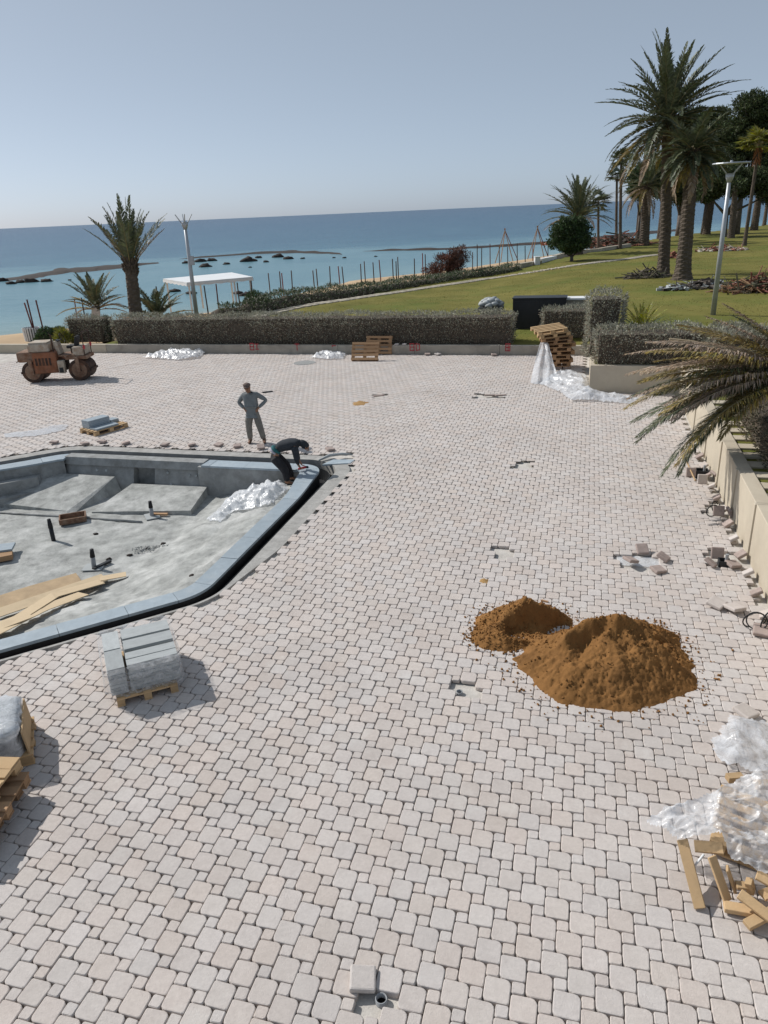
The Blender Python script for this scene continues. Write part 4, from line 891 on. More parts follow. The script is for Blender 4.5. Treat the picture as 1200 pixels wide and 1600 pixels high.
def bending_man():
    b = at(453, 757, -.30); zf = fz(b)+.03; b = at(453, 757, zf); o = thing('person', 'worker in dark clothes and hooded top bending over the pool coping corner', 'person', b, R(8))
    top = -zf                                           # height of the coping above his feet
    J = {'pel': (-.30, .10, .84, .125, .115), 'bel': (-.17, .08, 1.00, .13, .11), 'che': (.14, .02, 1.08, .15, .115), 'nk0': (.31, 0, 1.08, .07), 'nk1': (.37, -.01, 1.05, .056), 'h0': (.44, -.02, 1.01, .080), 'h1': (.50, -.02, .94, .084), 'h2': (.53, -.02, .90, .055),
         'hl': (-.28, .20, .80, .10), 'kl': (-.02, .22, .44, .068), 'al': (.06, .20, .09, .045), 'tl': (.22, .20, .035, .036), 'hel': (.01, .20, .04, .036),
         'hr': (-.30, -.02, .80, .10), 'kr': (-.08, -.10, .42, .068), 'ar': (-.06, -.06, .09, .045), 'tr': (.10, -.10, .035, .036), 'her': (-.11, -.05, .04, .036),
         'sl': (.20, .19, 1.02, .064), 'el': (.25, .24, .70, .048), 'lw': (.30, .20, top+.20, .032), 'sr': (.20, -.17, 1.02, .064), 'er': (.22, -.20, .70, .048), 'rw': (.26, -.02, top+.18, .032)}
    E = [('pel', 'bel'), ('bel', 'che'), ('che', 'nk0'), ('nk0', 'nk1'), ('nk1', 'h0'), ('h0', 'h1'), ('h1', 'h2'), ('pel', 'hl'), ('hl', 'kl'), ('kl', 'al'), ('al', 'tl'), ('al', 'hel'), ('pel', 'hr'), ('hr', 'kr'), ('kr', 'ar'), ('ar', 'tr'), ('ar', 'her'), ('che', 'sl'), ('sl', 'el'), ('el', 'lw'), ('che', 'sr'), ('sr', 'er'), ('er', 'rw')]
    for t, d, n, sd_ in (('l', (.5, -.1, -.9), (.5, 0, .4), 1), ('r', (.5, .2, -.9), (.5, 0, .4), -1)):
        w_ = J[t+'w']; a, e = hand_joints(t, w_[:3], d, n, .5, sd_); J.update(a); E += e
    for k_ in ('pel', 'bel', 'che', 'hl', 'hr', 'kl', 'kr', 'sl', 'sr', 'el', 'er'): J[k_] = (*J[k_][:3], *[x*.70 for x in J[k_][3:]])
    skin('body', J, E, SKIN, o, 1)
    q = {k: (*J[k][:3], *[x*1.75 for x in J[k][3:]]) for k in ('bel', 'che', 'nk0', 'sl', 'el', 'sr', 'er')}; q['lc'] = (.29, .21, top+.24, .042); q['rc'] = (.25, -.06, top+.22, .042); del q['bel']; q['mid'] = (-.06, .06, 1.04, .175, .15); q['bot'] = (-.25, .09, .92, .165, .15); q['nk0'] = (.30, 0, 1.08, .105); q['nk1'] = (.37, -.01, 1.06, .085); q['el'] = (.25, .24, .70, .074); q['er'] = (.22, -.20, .70, .074); q['sl'] = (.20, .19, 1.0, .105); q['sr'] = (.20, -.17, 1.0, .105); J['sl'] = (.20, .19, 1.02, .03); J['sr'] = (.20, -.17, 1.02, .03)
    for a_, e_, w_ in (('sl', 'el', 'lc'), ('sr', 'er', 'rc')):
        A_, E_ = Vector(q[a_][:3]), Vector(q[e_][:3]); skin('sleeve', {'t': (*(A_+Vector((-.04, 0, .05))), .10), 'a': (*A_.lerp(E_, .25), .088), 'b': q[e_], 'c': q[w_]}, [('t', 'a'), ('a', 'b'), ('b', 'c')], NAVY, o, 1)
    q = {k: q[k] for k in ('bot', 'mid', 'che', 'nk0', 'nk1', 'sl', 'sr')}
    skin('hooded_top', q, [('bot', 'mid'), ('mid', 'che'), ('che', 'nk0'), ('nk0', 'nk1'), ('che', 'sl'), ('che', 'sr')], NAVY, o, 2)
    skin('hood', {'a': (.32, 0, 1.10, .085), 'b': (.42, -.02, 1.05, .106), 'c': (.485, -.02, .975, .108), 'd': (.50, -.02, .93, .085)}, [('a', 'b'), ('b', 'c'), ('c', 'd')], NAVY, o, 2)
    skin('shirt_hem', {'z': (-.29, .095, .885, .16, .145), 'a': (-.265, .09, .915, .172, .155), 'b': (-.22, .085, .96, .172, .155)}, [('z', 'a'), ('a', 'b')], TEAL, o, 2)
    skin('waistband', {'z': (-.335, .10, .83, .15, .14), 'a': (-.31, .10, .86, .166, .155), 'b': (-.275, .095, .90, .166, .155)}, [('z', 'a'), ('a', 'b')], LILAC, o, 2)
    q = {'wa': (-.30, .095, .87, .145, .135), 'pel': (-.32, .10, .80, .178, .165), 'hl': (-.26, .19, .70, .14), 'hr': (-.29, -.01, .70, .14), 'kl': (-.02, .22, .44, .108), 'kr': (-.08, -.10, .42, .108), 'al': (.06, .20, .10, .08), 'ar': (-.06, -.06, .10, .08)}
    skin('trousers', q, [('wa', 'pel'), ('pel', 'hl'), ('hl', 'kl'), ('kl', 'al'), ('pel', 'hr'), ('hr', 'kr'), ('kr', 'ar')], BLACKT, o, 2, 1)
    for a, t, h in (('al', 'tl', 'hel'), ('ar', 'tr', 'her')):
        A, T_, H_ = [Vector(J[k][:3]) for k in (a, t, h)]
        skin('shoe', {'a': (A.x, A.y, .12, .052), 'b': (A.x, A.y, .06, .052), 'c': (*(A.lerp(T_, .6)+Vector((0, 0, -.01))), .044), 't': (*T_, .038), 'h': (*H_, .04)}, [('a', 'b'), ('b', 'c'), ('c', 't'), ('b', 'h')], RUBBER, o, 1)
    face(o, Vector((.475, -.02, .965)), (.62, -.1, -.8), (.8, 0, .6))
    p = o.matrix_basis@Vector((.34, .06, 0)); mb = MB()
    t = thing('angle_grinder', 'small red and black power tool in the hands of the bending worker', 'power tool', W(0, 0, 0)); t.location = (p.x, p.y, .02); t.rotation_euler = (0, 0, R(30))
    MB().tube([(-.10, 0, .05), (.10, 0, .06)], [.03, .035], 8).build('body', REDP, t, True); MB().tube([(.10, 0, .06), (.17, 0, .05)], [.032, .028], 8).build('gear_head', DARK, t, True); MB().tube([(.15, 0, .035), (.15, 0, .03)], .055, 12).build('disc', STEEL, t); MB().tube([(-.10, 0, .05), (-.2, .05, .02), (-.34, .02, .012)], .008, 5).build('cable', RUBBER, t)
bending_man()

# ------------------------------------------------------------------ pallets and slabs
PM = {}
def pallet_meshes(key, m_):
    r = random.Random(hash(key) % 97+len(PM)); L = []
    def bx_(n, d): mb = MB(); mb.box((0, 0, 0), d); return mb.mesh(n, m_)
    PM[key] = (bx_('deck_board', (1.2, .10, .022)), bx_('deck_board', (1.2, .145, .022)), bx_('stringer_board', (.145, .8, .022)), bx_('block', (.145, .1, .078)), bx_('bottom_board', (1.2, .1, .022)))
pallet_meshes('n', WOODN); pallet_meshes('o', WOODO)
def pallet(label, loc, rot, key='n', group=None, miss=(), name='pallet', nb=5):
    o = thing(name, label, 'pallet', loc, 0, group, rot=rot if isinstance(rot, tuple) else (0, 0, rot)); a, b, s_, k, bb = PM[key]; b = a if nb < 6 else b
    for y in (-.35, 0, .35): link('bottom_board', bb, o, (0, y, .011), (0, 0, random.gauss(0, .006)))
    for x in (-.52, 0, .52):
        for y in (-.35, 0, .35): link('block', k, o, (x, y, .0615))
        link('stringer_board', s_, o, (x, 0, .1115))
    for i in range(nb):
        if i in miss: continue
        y = -.345+.69*i/(nb-1); link('deck_board', b if i in (0, nb-1) else a, o, (random.gauss(0, .006), y, .134), (random.gauss(0, .004), 0, random.gauss(0, .008)))
    return o
def slab(label, parent_m, p, d, rz, m_=SLATEG, group=None, tilt=(0, 0)):
    o = link('stone_slab', parent_m, None, p, (tilt[0], tilt[1], rz), d); return tag(o, label, 'stone slab', group)
def slabmesh(m_): mb = MB(); mb.box((0, 0, 0), (1, 1, 1)); return mb.mesh('stone_slab', m_)
SLG, SLB = slabmesh(SLATEG), slabmesh(SLATE)
def addbev(o, w_=.004): b = o.modifiers.new('b', 'BEVEL'); b.width = w_; b.segments = 1
# wrapped stack in the centre left
p0 = at(172, 1106); p1 = at(281, 1077); e = (p1-p0).normalized(); rz = math.atan2(e.y, e.x); nrm = Vector((-e.y, e.x, 0)); c = p0+e*.50+nrm*.55
pallet('pallet under the wrapped grey slab stack beside the pool coping', c, rz+math.pi/2, 'n')
def stack_slabs(c, rz, z0, cols, layers, th, names, low, g):
    M3 = Euler((0, 0, rz)).to_matrix(); names = list(names)
    for ci, (x, y, w_, d) in enumerate(cols):
        for k in range(layers):
            q = M3@Vector((x+random.gauss(0, .004), y+random.gauss(0, .004), 0)); topk = k == layers-1
            o = slab(names[ci] if topk else low, SLG, c+q+Vector((0, 0, z0+th*(k+.5))), (w_, d, th-.003), rz+random.gauss(0, .006), group=None if topk else g); addbev(o)
cols = [(-.34, -.27, .22, .5), (-.34, .26, .22, .5), (.14, -.44, .66, .15), (.14, -.26, .66, .17), (.14, .05, .66, .25), (.14, .36, .66, .28)]
stack_slabs(c, rz, .150, cols, 8, .05, ['top slab at the front left of the wrapped stack', 'top slab at the back left of the wrapped stack', 'narrow front top slab of the wrapped stack', 'narrow top slab second from the front of the wrapped stack', 'wide middle top slab beside the dark gap of the wrapped stack', 'rear top slab with a pebble lump on the wrapped stack'], 'grey slab in the lower layers of the wrapped stack beside the pool', 'slabs under the top of the wrapped stack')
def wrap(name, label, c, rz, lx, ly, z0, z1, m_, amp=.03, seed=1, open_top=False, flare=.06):
    mb = MB(); n = 72; k = 9; V = []; F = []
    for j in range(k+1):
        t = j/k; z = z0+(z1-z0)*t
        for i in range(n):
            a = 2*math.pi*i/n; ca, sa = math.cos(a), math.sin(a); s_ = 1/max(abs(ca)/(lx/2), abs(sa)/(ly/2)); q = .93+.07*min(1, abs(ca*sa)*2) if 0 else 1
            rr = s_*min(1, .5*math.hypot(lx, ly)*.93/s_); d = amp*noise.noise(Vector((ca*6, sa*6, z*7+seed)))+flare*(1-t)**3*abs(noise.noise(Vector((ca*3, sa*3, seed))))
            V.append((ca*(rr+.012+d), sa*(rr+.012+d), z+(.05*noise.noise(Vector((ca*4, sa*4, seed+3))) if j in (0, k) else 0)))
    for j in range(k):
        for i in range(n): F.append((j*n+i, j*n+(i+1) % n, (j+1)*n+(i+1) % n, (j+1)*n+i))
    if not open_top:
        prev = [k*n+i for i in range(n)]
        for s_ in (.8, .55, .3, .08):
            cur = []
            for i in range(n):
                v = V[k*n+i]; cur.append(len(V)); V.append((v[0]*s_, v[1]*s_, z1+.035+.03*noise.noise(Vector((v[0]*6*s_, v[1]*6*s_, seed)))))
            for i in range(n): F.append((prev[i], prev[(i+1) % n], cur[(i+1) % n], cur[i]))
            prev = cur
    mb.add(V, F); o = mb.build(name, m_, None, True, loc=c, rot=(0, 0, rz)); return tag(o, label, 'plastic wrap')
wrap('stretch_film', 'torn clear stretch film around the slab stack beside the pool', c, rz, 1.0, 1.12, .12, .575, FILMT, .02, 2, True)
# stack at the left edge under crumpled film
p0 = at(55, 1195); e = Vector((.93, .37, 0)).normalized(); rz2 = math.atan2(e.y, e.x); c2 = p0-e*.60+Vector((-e.y, e.x, 0))*.42
pallet('pallet under the film covered slab stack at the left edge', c2, rz2, 'n')
stack_slabs(c2, rz2, .150, [(-.25, -.18, .44, .36), (-.25, .2, .44, .36), (.24, -.18, .46, .36), (.24, .2, .46, .36)], 7, .05, ['near left top slab under film at the left edge', 'far left top slab under film at the left edge', 'near right top slab beside the leaning board', 'far right top slab beside the leaning board'], 'grey slab under crumpled film on the left edge pallet', 'slabs under film at the left edge')
wrap('stretch_film', 'crumpled shiny film over the slab stack at the left edge', c2, rz2, 1.0, .80, .13, .52, FILMC, .06, 7)
b_ = thing('wooden_board', 'thin board leaning upright against the film covered stack', 'board', c2+e*.555, rz2); MB().box((.0, 0, .24), (.018, .74, .44), (0, R(-4), 0)).build('board', WOODN, b_)
# tall stack of empty pallets at the left edge
c3 = at(4, 1232, .43)+Vector((-.06, 0, 0))+Vector((-.60, 0, -.43)); rs3 = random.Random(3)
for i, (dx, dy, a, lab) in enumerate(((.0, -.10, .04, 'lowest pallet of the low stack at the left edge'), (.14, -.12, .10, 'broken pallet jutting out to the right in the left edge stack'), (0, .0, -.02, 'top pallet of the low stack at the left edge'))):
    o = pallet(lab, c3+Vector((dx, dy, .146*i)), R(-4)+a, ('o', 'o', 'n')[i], 'empty pallets stacked at the left edge', nb=6 if i == 2 else 5); o.scale = (1, 1.32, 1)
# small pallet with blue slabs behind the pool
p0 = at(108, 684); p1 = at(150, 684); e = (p1-p0).normalized(); rzb = math.atan2(e.y, e.x); c = p0+(p1-p0)*.5+Vector((-e.y, e.x, 0))*.85+e*.28
pallet('pallet carrying a few blue slabs on the paving behind the pool', c, rzb+R(62), 'n')
Rb = Euler((0, 0, rzb+R(62))).to_matrix()
for k in range(5): addbev(slab('blue slab in the taller pile on the pallet behind the pool' if k < 4 else 'top blue slab of the taller pile behind the pool', SLB, c+Rb@Vector((-.12, .2, .17+.05*k)), (.75, .36, .047), rzb+R(62), group='piled blue slabs' if k < 4 else None))
addbev(slab('low blue slab lying flat beside the taller pile behind the pool', SLB, c+Rb@Vector((-.1, -.18, .17)), (.8, .34, .05), rzb+R(62)))
addbev(slab('short blue slab on the far end of the pallet behind the pool', SLB, c+Rb@Vector((.42, .15, .2)), (.28, .3, .1), rzb+R(64)))
# pallets leaning on the far wall
for px, py, lab, rz_, tl in ((572, 563, 'broken pallet leaning on the far wall in front', -.22, 62), (594, 553, 'darker pallet leaning on the far wall behind another pallet', -.30, 74)):
    p = at(px, py); v = UV(p); q = p
    o = pallet(lab, q, (R(tl), 0, rz_), 'o', 'pallets leaning on the far wall'); o.location = q+Vector((0, .05, .40*math.sin(R(tl)))); 
# tower of pallets beside the planter
bt = at(872, 578); rs4 = random.Random(5)
lt = ['bottom', 'second', 'third', 'fourth', 'fifth', 'sixth', 'seventh', 'eighth', 'ninth', 'top']
for i in range(10):
    dx = (-.02, .04, -.03, .08, .0, .10, .02, -.06, -.16, -.30)[i]; a = (0, .10, -.08, .12, -.10, .16, -.14, .2, .28, .36)[i]
    pallet(f'{lt[i]} pallet of the leaning tower beside the planter' if i in (0, 9) else f'{lt[i]} pallet from the bottom of the tower beside the planter', bt+Vector((dx, .55, .10+.147*i)), (R(.8*i if i > 6 else 0), R(-.5*i), R(-10)+a), 'o' if i < 8 else 'n', 'pallets in the tower by the planter')
mb = MB(); o = thing('paver_crate', 'low base of stacked pavers under the pallet tower', 'paver stack', bt+Vector((0, .55, 0)), R(-10))
for i in range(4):
    for j in range(3): MB().box((-.42+.28*i, -.26+.26*j, .05), (.24, .23, .1)).build('paver', PAVD, o, bevel=.015)

# ------------------------------------------------------------------ plastic sheets
def sheet(label, outline_px, hfun, m_, seed, amp=.08, res=.035, fr=3.2, name='plastic_sheet', z=None, cat='plastic sheet', pit=None):
    pts = [at(x, y, 0 if z is None else z) for x, y in outline_px]; c = sum(pts, Vector())/len(pts); xs = [p.x for p in pts]; ys = [p.y for p in pts]
    poly = [(p.x-c.x, p.y-c.y) for p in pts]; nx = int((max(xs)-min(xs))/res)+1; ny = int((max(ys)-min(ys))/res)+1
    nx, ny = min(nx, 150), min(ny, 150); V = []; F = []; ok = []
    for j in range(ny+1):
        for i in range(nx+1):
            x = min(xs)-c.x+(max(xs)-min(xs))*i/nx; y = min(ys)-c.y+(max(ys)-min(ys))*j/ny
            wx, wy = x+.08*noise.noise(Vector((x*5, y*5, seed))), y+.08*noise.noise(Vector((x*5, y*5, seed+4)))
            ok.append(inpoly(wx, wy, poly)); d = min(math.hypot(wx-a[0], wy-a[1]) for a in dense(poly)); ed = min(1, d/.22)
            rid = sum(max(0, 1-abs(noise.noise(Vector(((x*.8+y*.6)*fr*f, (y*.8-x*.6)*fr*f*.55, seed+f)))*2.2))**1.5*a for f, a in ((.7, .75), (1.7, .38), (3.7, .16)))
            zz = (hfun(x, y)+amp*(rid-.35))*(.15+.85*ed)+.012
            base = (fz((x+c.x, y+c.y)) if pit else 0); V.append((x, y, base+max(.004, zz)))
    for j in range(ny):
        for i in range(nx):
            q = (j*(nx+1)+i, j*(nx+1)+i+1, (j+1)*(nx+1)+i+1, (j+1)*(nx+1)+i)
            if all(ok[k] for k in q): F.append(q)
    me = npmesh(name, V, F, m_, True); o = link(name, me, None, (c.x, c.y, 0)); return tag(o, label, cat)
def dense(poly):
    k = id(poly)
    if k not in DC:
        r = []
        for a, b in zip(poly, poly[1:]+poly[:1]):
            n = max(1, int(math.dist(a, b)/.12)); r += [(a[0]+(b[0]-a[0])*t/n, a[1]+(b[1]-a[1])*t/n) for t in range(n)]
        DC[k] = r; KEEP.append(poly)
    return DC[k]
DC = {}; KEEP = []
sheet('white plastic sheet heaped in the pool corner at the worker feet', [(318, 800), (352, 768), (385, 745), (425, 742), (445, 762), (452, 775), (430, 800), (395, 800), (360, 798), (345, 812)], lambda x, y: .26*math.exp(-((x-.2)**2+(y+.1)**2)/.8), FILMW, 3, .14, z=-.45, pit=True)
sheet('white plastic sheet lying along the far wall behind the roller', [(222, 560), (262, 552), (275, 543), (300, 545), (322, 552), (312, 560), (280, 564), (250, 562)], lambda x, y: .16, FILMW, 5, .17)
sheet('small white plastic sheet beside the leaning pallets at the far wall', [(484, 560), (505, 552), (520, 548), (540, 553), (538, 561), (512, 563)], lambda x, y: .10, FILMW, 6, .18)
sheet('white plastic sheet spread along the foot of the planter wall', [(840, 600), (862, 588), (890, 582), (915, 586), (920, 600), (918, 612), (960, 616), (1000, 622), (985, 632), (930, 628), (893, 628), (870, 612)], lambda x, y: .16*math.exp(-(x+.3)**2/.6), FILMW, 8, .15)
sheet('flat strip of clear film on the paving left of the blue slab pallet', [(2, 678), (60, 672), (85, 664), (108, 664), (104, 672), (62, 682), (8, 685)], lambda x, y: .02, FILMW, 9, .03, res=.06)
sheet('clear crumpled film on the paving near the right edge in the middle', [(1108, 1172), (1118, 1150), (1135, 1125), (1180, 1120), (1206, 1135), (1230, 1200), (1190, 1212), (1140, 1205)], lambda x, y: .05, FILMC, 10, .14, name='clear_film')
def hang(label):
    """white sheet hanging down the left side of the tower"""
    V = []; F = []; nu, nv = 16, 30; t = upx(850, 535, bt); b0 = at(830, 596); b1 = at(872, 598)
    for j in range(nv+1):
        s_ = j/nv
        for i in range(nu+1):
            r = i/nu-.5; p = t.lerp(b0.lerp(b1, .45), s_**1.3); wd = .25+.75*s_; q = p+Vector((r*wd, -.25*s_+.12*math.sin(r*14+s_*3)*(.4+.6*s_), 0)); z = max(.02, p.z+.05*noise.noise(Vector((r*9, s_*5, 2)))); V.append((q.x, q.y, z))
    for j in range(nv):
        for i in range(nu): a = j*(nu+1)+i; F.append((a, a+1, a+nu+2, a+nu+1))
    tag(link('plastic_sheet', npmesh('plastic_sheet', V, F, FILMW, True)), label, 'plastic sheet')
hang('white plastic sheet hanging down the left side of the pallet tower')

# ------------------------------------------------------------------ sand heaps
def sand_pile():
    c = Vector((2.75, 9.15, 0)); n = 230; ext = 2.1; V = []; F = []
    def h(x, y):
        X, Y = x+c.x, y+c.y
        def cone(cx_, cy_, rx, ry, H, p=1.0):
            a = math.atan2((Y-cy_)/ry, (X-cx_)/rx); w_ = 1+.13*noise.noise(Vector((math.cos(a)*2, math.sin(a)*2, cx_*3)))+.05*noise.noise(Vector((math.cos(a)*6, math.sin(a)*6, cx_))); d = math.hypot((X-cx_)/rx, (Y-cy_)/ry)/w_
            return H*(1-d**p)
        z = max(cone(3.0, 8.76, 1.22, 1.04, .78, .88), cone(2.10, 9.98, .74, .60, .44, 1.0), cone(3.55, 9.25, .72, .7, .40, 1.2), cone(1.7, 9.62, .5, .42, .20, 1.3))
        st = z > .03
        nx_, ny_ = .03*noise.noise(Vector((X*5, Y*5, 1))), .03*noise.noise(Vector((X*5, Y*5, 9)))
        # scooped bowl with a steep scarp behind it, a crest round its back and a ridge on its right
        bx_, by_ = (X+2*nx_-2.86)/.46, (Y+2*ny_-8.56)/.36; d = math.hypot(bx_, by_); an = math.degrees(math.atan2(by_, bx_))
        if st: z += (.11+.10*noise.noise(Vector((an*.03, 2, 0))))*math.exp(-((d-1.15)/.26)**2)*sstep(10, 60, an if an > -90 else an+360)*sstep(190, 130, an if an > -90 else an+360)
        if d < 1.05 and st: z -= .24*(1-sstep(.6, 1.05, d))*max(0, .5+.6*by_)+.01
        dx_, dy_ = (X+nx_-3.52)*.72+(Y-8.72)*.70, (X-3.52)*-.70+(Y-8.72)*.72
        if st: z += .13*math.exp(-(dx_/.10)**2)*sstep(.62, .25, abs(dy_))-.13*math.exp(-((dx_-.22)/.11)**2)*sstep(.5, .2, abs(dy_))
        d = math.hypot((X+nx_-3.75)/.16, (Y+ny_-8.95)/.13)
        if d < 1 and st: z -= .13*(1-d**3)
        # shaded cut along the near side of the smaller heap
        q = Y+ny_-(9.86+.18*(X-2.2)); e = abs(X-2.2)
        if st: z -= .16*sstep(.02, -.10, q)*sstep(-.42, -.18, q)*sstep(.62, .35, e); z += .08*math.exp(-((q-.05)/.09)**2)*sstep(.62, .35, e)
        rough = .03*fbm(X*4.5, Y*4.5, 2)+.022*fbm(X*13, Y*13, 4)+.02*fbm(X*34, Y*34, 7); z += rough*min(1, max(.25, z*6+.3))
        return max(z-.012, -.05)
    for j in range(n+1):
        for i in range(n+1):
            x, y = -ext+2*ext*i/n, -ext*.95+2*ext*.95*j/n; V.append((x, y, h(x, y)))
    Z = [v[2] for v in V]
    for j in range(n):
        for i in range(n):
            q = (j*(n+1)+i, j*(n+1)+i+1, (j+1)*(n+1)+i+1, (j+1)*(n+1)+i)
            if max(Z[k] for k in q) > -.04: F.append(q)
    o = link('sand_pile', npmesh('sand_pile', V, F, SANDP, True), None, c); tag(o, 'big heap of damp brown sand dumped on the pale paving', 'sand pile')
    mb = MB(); rs = random.Random(2)
    for k in range(2800):
        a = rs.uniform(0, 6.283); r = 1.0+abs(rs.gauss(0, .16)); q = rs.choice([(3.0, 8.72, 1.24, 1.05), (2.1, 10.0, .74, .62), (3.55, 9.25, .7, .68), (1.7, 9.62, .48, .4)])
        if rs.random() < .65: r = rs.random()**.5
        x, y = q[0]+q[2]*r*math.cos(a)-c.x, q[1]+q[3]*r*math.sin(a)-c.y; s_ = rs.choice([.005, .007, .01, .013, .022]); z = max(0, h(x, y)) if r < 1.2 else 0
        mb.box((x, y, z+s_*.3), (s_*1.3, s_, s_), (rs.random()*3, rs.random()*3, rs.random()*3))
    tag(mb.build('sand_crumbs', SANDP, o), kind='stuff')
sand_pile()
def small_heap(label, px, py, rx, ry, H, m_, name='sand_heap', cat='sand heap', seed=1):
    p = at(px, py); V = []; F = []; n = 26
    for j in range(n+1):
        for i in range(n+1):
            x, y = (2*i/n-1)*1.3, (2*j/n-1)*1.3; d = math.hypot(x, y)/(1+.4*noise.noise(Vector((math.atan2(y, x)*1.3, seed, 0))))
            V.append((x*rx, y*ry, max(-.03, H*(1-d)+.25*H*fbm(x*3, y*3, seed))))
    for j in range(n):
        for i in range(n): a = j*(n+1)+i; F.append((a, a+1, a+n+2, a+n+1))
    tag(link(name, npmesh(name, V, F, m_, True), None, p, (0, 0, TH)), label, cat)
small_heap('small scatter of ochre sand on the far paving beyond the workers', 562, 630, .22, .3, .05, mat('ochre sand', (.36, .22, .09), .95, var=.25))
small_heap('tiny spill of ochre sand on the paving left of the big heap', 756, 907, .055, .07, .02, bpy.data.materials['ochre sand'], seed=4)

# ------------------------------------------------------------------ road roller
def roller():
    p = at(97, 593); o = thing('road_roller', 'old rusty orange and cream tandem road roller parked on the far paving', 'road roller', p, R(2))
    def part(n, m_, c, d, rot=None, bev=.02, par=o, taper=1): mb = MB(); mb.box(c, d, rot, taper=taper); return mb.build(n, m_, par, bevel=bev)
    for x in (-.95, .95):
        mb = MB(); mb.tube([(x, -.45, .44), (x, .45, .44)], .43, 28, 0, False); mb.tube([(x, -.45, .44), (x, -.44, .44)], [.44, .44], 28); mb.tube([(x, .44, .44), (x, .45, .44)], [.44, .44], 28); d = mb.build('drum', RUSTD, o, bevel=.0)
        mb = MB(); mb.tube([(x, -.462, .44), (x, -.44, .44)], [.30, .33], 20); mb.build('drum_hub', RUST, d); mb = MB(); mb.tube([(x, -.50, .44), (x, -.46, .44)], [.09, .10], 12); mb.build('axle', RUSTD, d)
        for sy in (-.53, .53): part('drum_fork', RUST, (x, sy, .66), (.16, .06, .62))
    part('rear_frame', RUST, (-.95, 0, .96), (1.0, .95, .16)); part('front_frame', RUST, (.92, 0, .95), (.9, .95, .14))
    eb = part('engine_body', RUSTO, (-.36, 0, .80), (.98, 1.0, .86), bev=.05); part('radiator_grille', DARK, (.02, 0, .72), (.05, .8, .55)); part('nose', RUST, (-1.12, 0, 1.06), (.72, .98, .42), bev=.08)
    hb = part('hood', CREAM, (-.56, 0, 1.40), (.86, .86, .34), bev=.05); part('hood_lid', CREAM, (-.56, 0, 1.595), (.78, .78, .06), bev=.03)
    for k in range(5): part('louvre', RUSTD, (-.70+.14*k, -.505, .85), (.08, .02, .3), par=eb, bev=.004)
    part('articulation', RUSTD, (.22, 0, .62), (.30, .5, .4)); part('step_box', CREAM, (.28, -.46, .62), (.26, .22, .52)); part('battery_box', DARK, (.28, -.58, .50), (.16, .03, .2))
    part('platform', RUST, (.55, 0, 1.05), (.7, .9, .06)); part('console', CREAM, (.14, -.05, 1.35), (.16, .4, .55), (0, R(-10), 0)); part('gauge_panel', DARK, (.16, -.05, 1.63), (.14, .3, .05), (0, R(20), 0))
    mb = MB(); mb.tube([(.2, 0, 1.6), (.34, 0, 1.70)], .02, 6); mb.tube([(.34+.19*math.cos(a)*.35, .19*math.sin(a), 1.72-.19*math.cos(a)*.93) for a in [2*math.pi*k/16 for k in range(17)]], .014, 6); mb.build('steering_wheel', RUBBER, o)
    st = part('seat', RUBBER, (.72, 0, 1.36), (.42, .46, .12), bev=.04); part('seat_back', RUBBER, (.92, 0, 1.58), (.10, .46, .40), (0, R(12), 0), bev=.04, par=st); part('seat_post', RUSTD, (.72, 0, 1.2), (.2, .2, .26), par=st)
    part('water_tank', CREAM, (1.02, 0, 1.20), (.46, .86, .36), bev=.04)
    for sy in (-.42, .42):
        mb = MB(); mb.tube([(1.28, sy, 1.0), (1.30, sy, 1.95)], .022, 6); mb.build('rail_post', RUSTD, o); part('lamp', REDP, (1.30, sy, 1.36), (.07, .09, .16))
    mb = MB(); mb.tube([(1.30, -.42, 1.95), (1.30, .42, 1.95)], .02, 6); mb.build('rail', RUSTD, o); mb = MB(); mb.tube([(-.0, -.3, 1.2), (-.0, -.3, 1.88), (-.05, -.3, 1.94)], .035, 8); mb.build('exhaust', RUSTD, o)
    mb = MB(); mb.tube([(-1.45, 0, .93), (-1.72, 0, .80)], [.03, .02], 6); mb.build('tow_bar', RUSTD, o)
    for sy in (-.3, .3): mb = MB(); mb.tube([(-1.46, sy, 1.02), (-1.49, sy, 1.02)], .06, 10); mb.build('headlight', STEEL, o)
    part('scraper', RUSTD, (-1.42, 0, .42), (.04, .9, .10)); part('scraper', RUSTD, (1.43, 0, .42), (.04, .9, .10))
roller()

# ------------------------------------------------------------------ lamps, pergola, posts, frames
def lamp_post(label, b, ztop, r, plate, armr):
    o = thing('lamp_post', label, 'lamp post', b); h = ztop-b.z; mb = MB(); mb.tube([(0, 0, -.1), (0, 0, h*.5), (0, 0, h-.55)], [r, r*.85, r*.65], 12); mb.build('pole', STEEL, o, True)
    mb = MB(); mb.tube([(0, 0, h-.75), (0, 0, h-.55), (0, 0, h-.38)], [r*.7, r*1.35, r*1.5], 12); mb.build('head', STEEL, o, True)
    for k in range(4):
        a = R(20+90*k); d = Vector((math.cos(a), math.sin(a), 0)); mb = MB(); mb.tube([d*r*1.2+Vector((0, 0, h-.45)), d*armr+Vector((0, 0, h-.02))], [.03, .022], 6); mb.build('arm', STEEL, o)
    if plate:
        mb = MB(); mb.tube([(0, 0, h), (0, 0, h+.045)], [armr*1.25, armr*1.22], 26); mb.build('shade', STEEL, o); mb = MB(); mb.tube([(0, 0, h+.045), (0, 0, h+.13)], [.07, .05], 8); mb.build('shade_boss', STEEL, o)
    else: mb = MB(); mb.box((r*1.2, -.05, h*.62), (.2, .2, .45)); mb.build('control_box', STEEL, o, bevel=.01)
b = atl(1114, 492); t = upx(1137, 256, b); lamp_post('tall grey lamp post with a flat round shade on the right lawn', b, t.z, .12, True, .62)
b = at(311, 520, .36); b = gz((b.x, b.y)); t = upx(288, 334, b); lamp_post('grey lamp post with four bare arms behind the long hedge at the left', b, t.z, .12, False, .42)
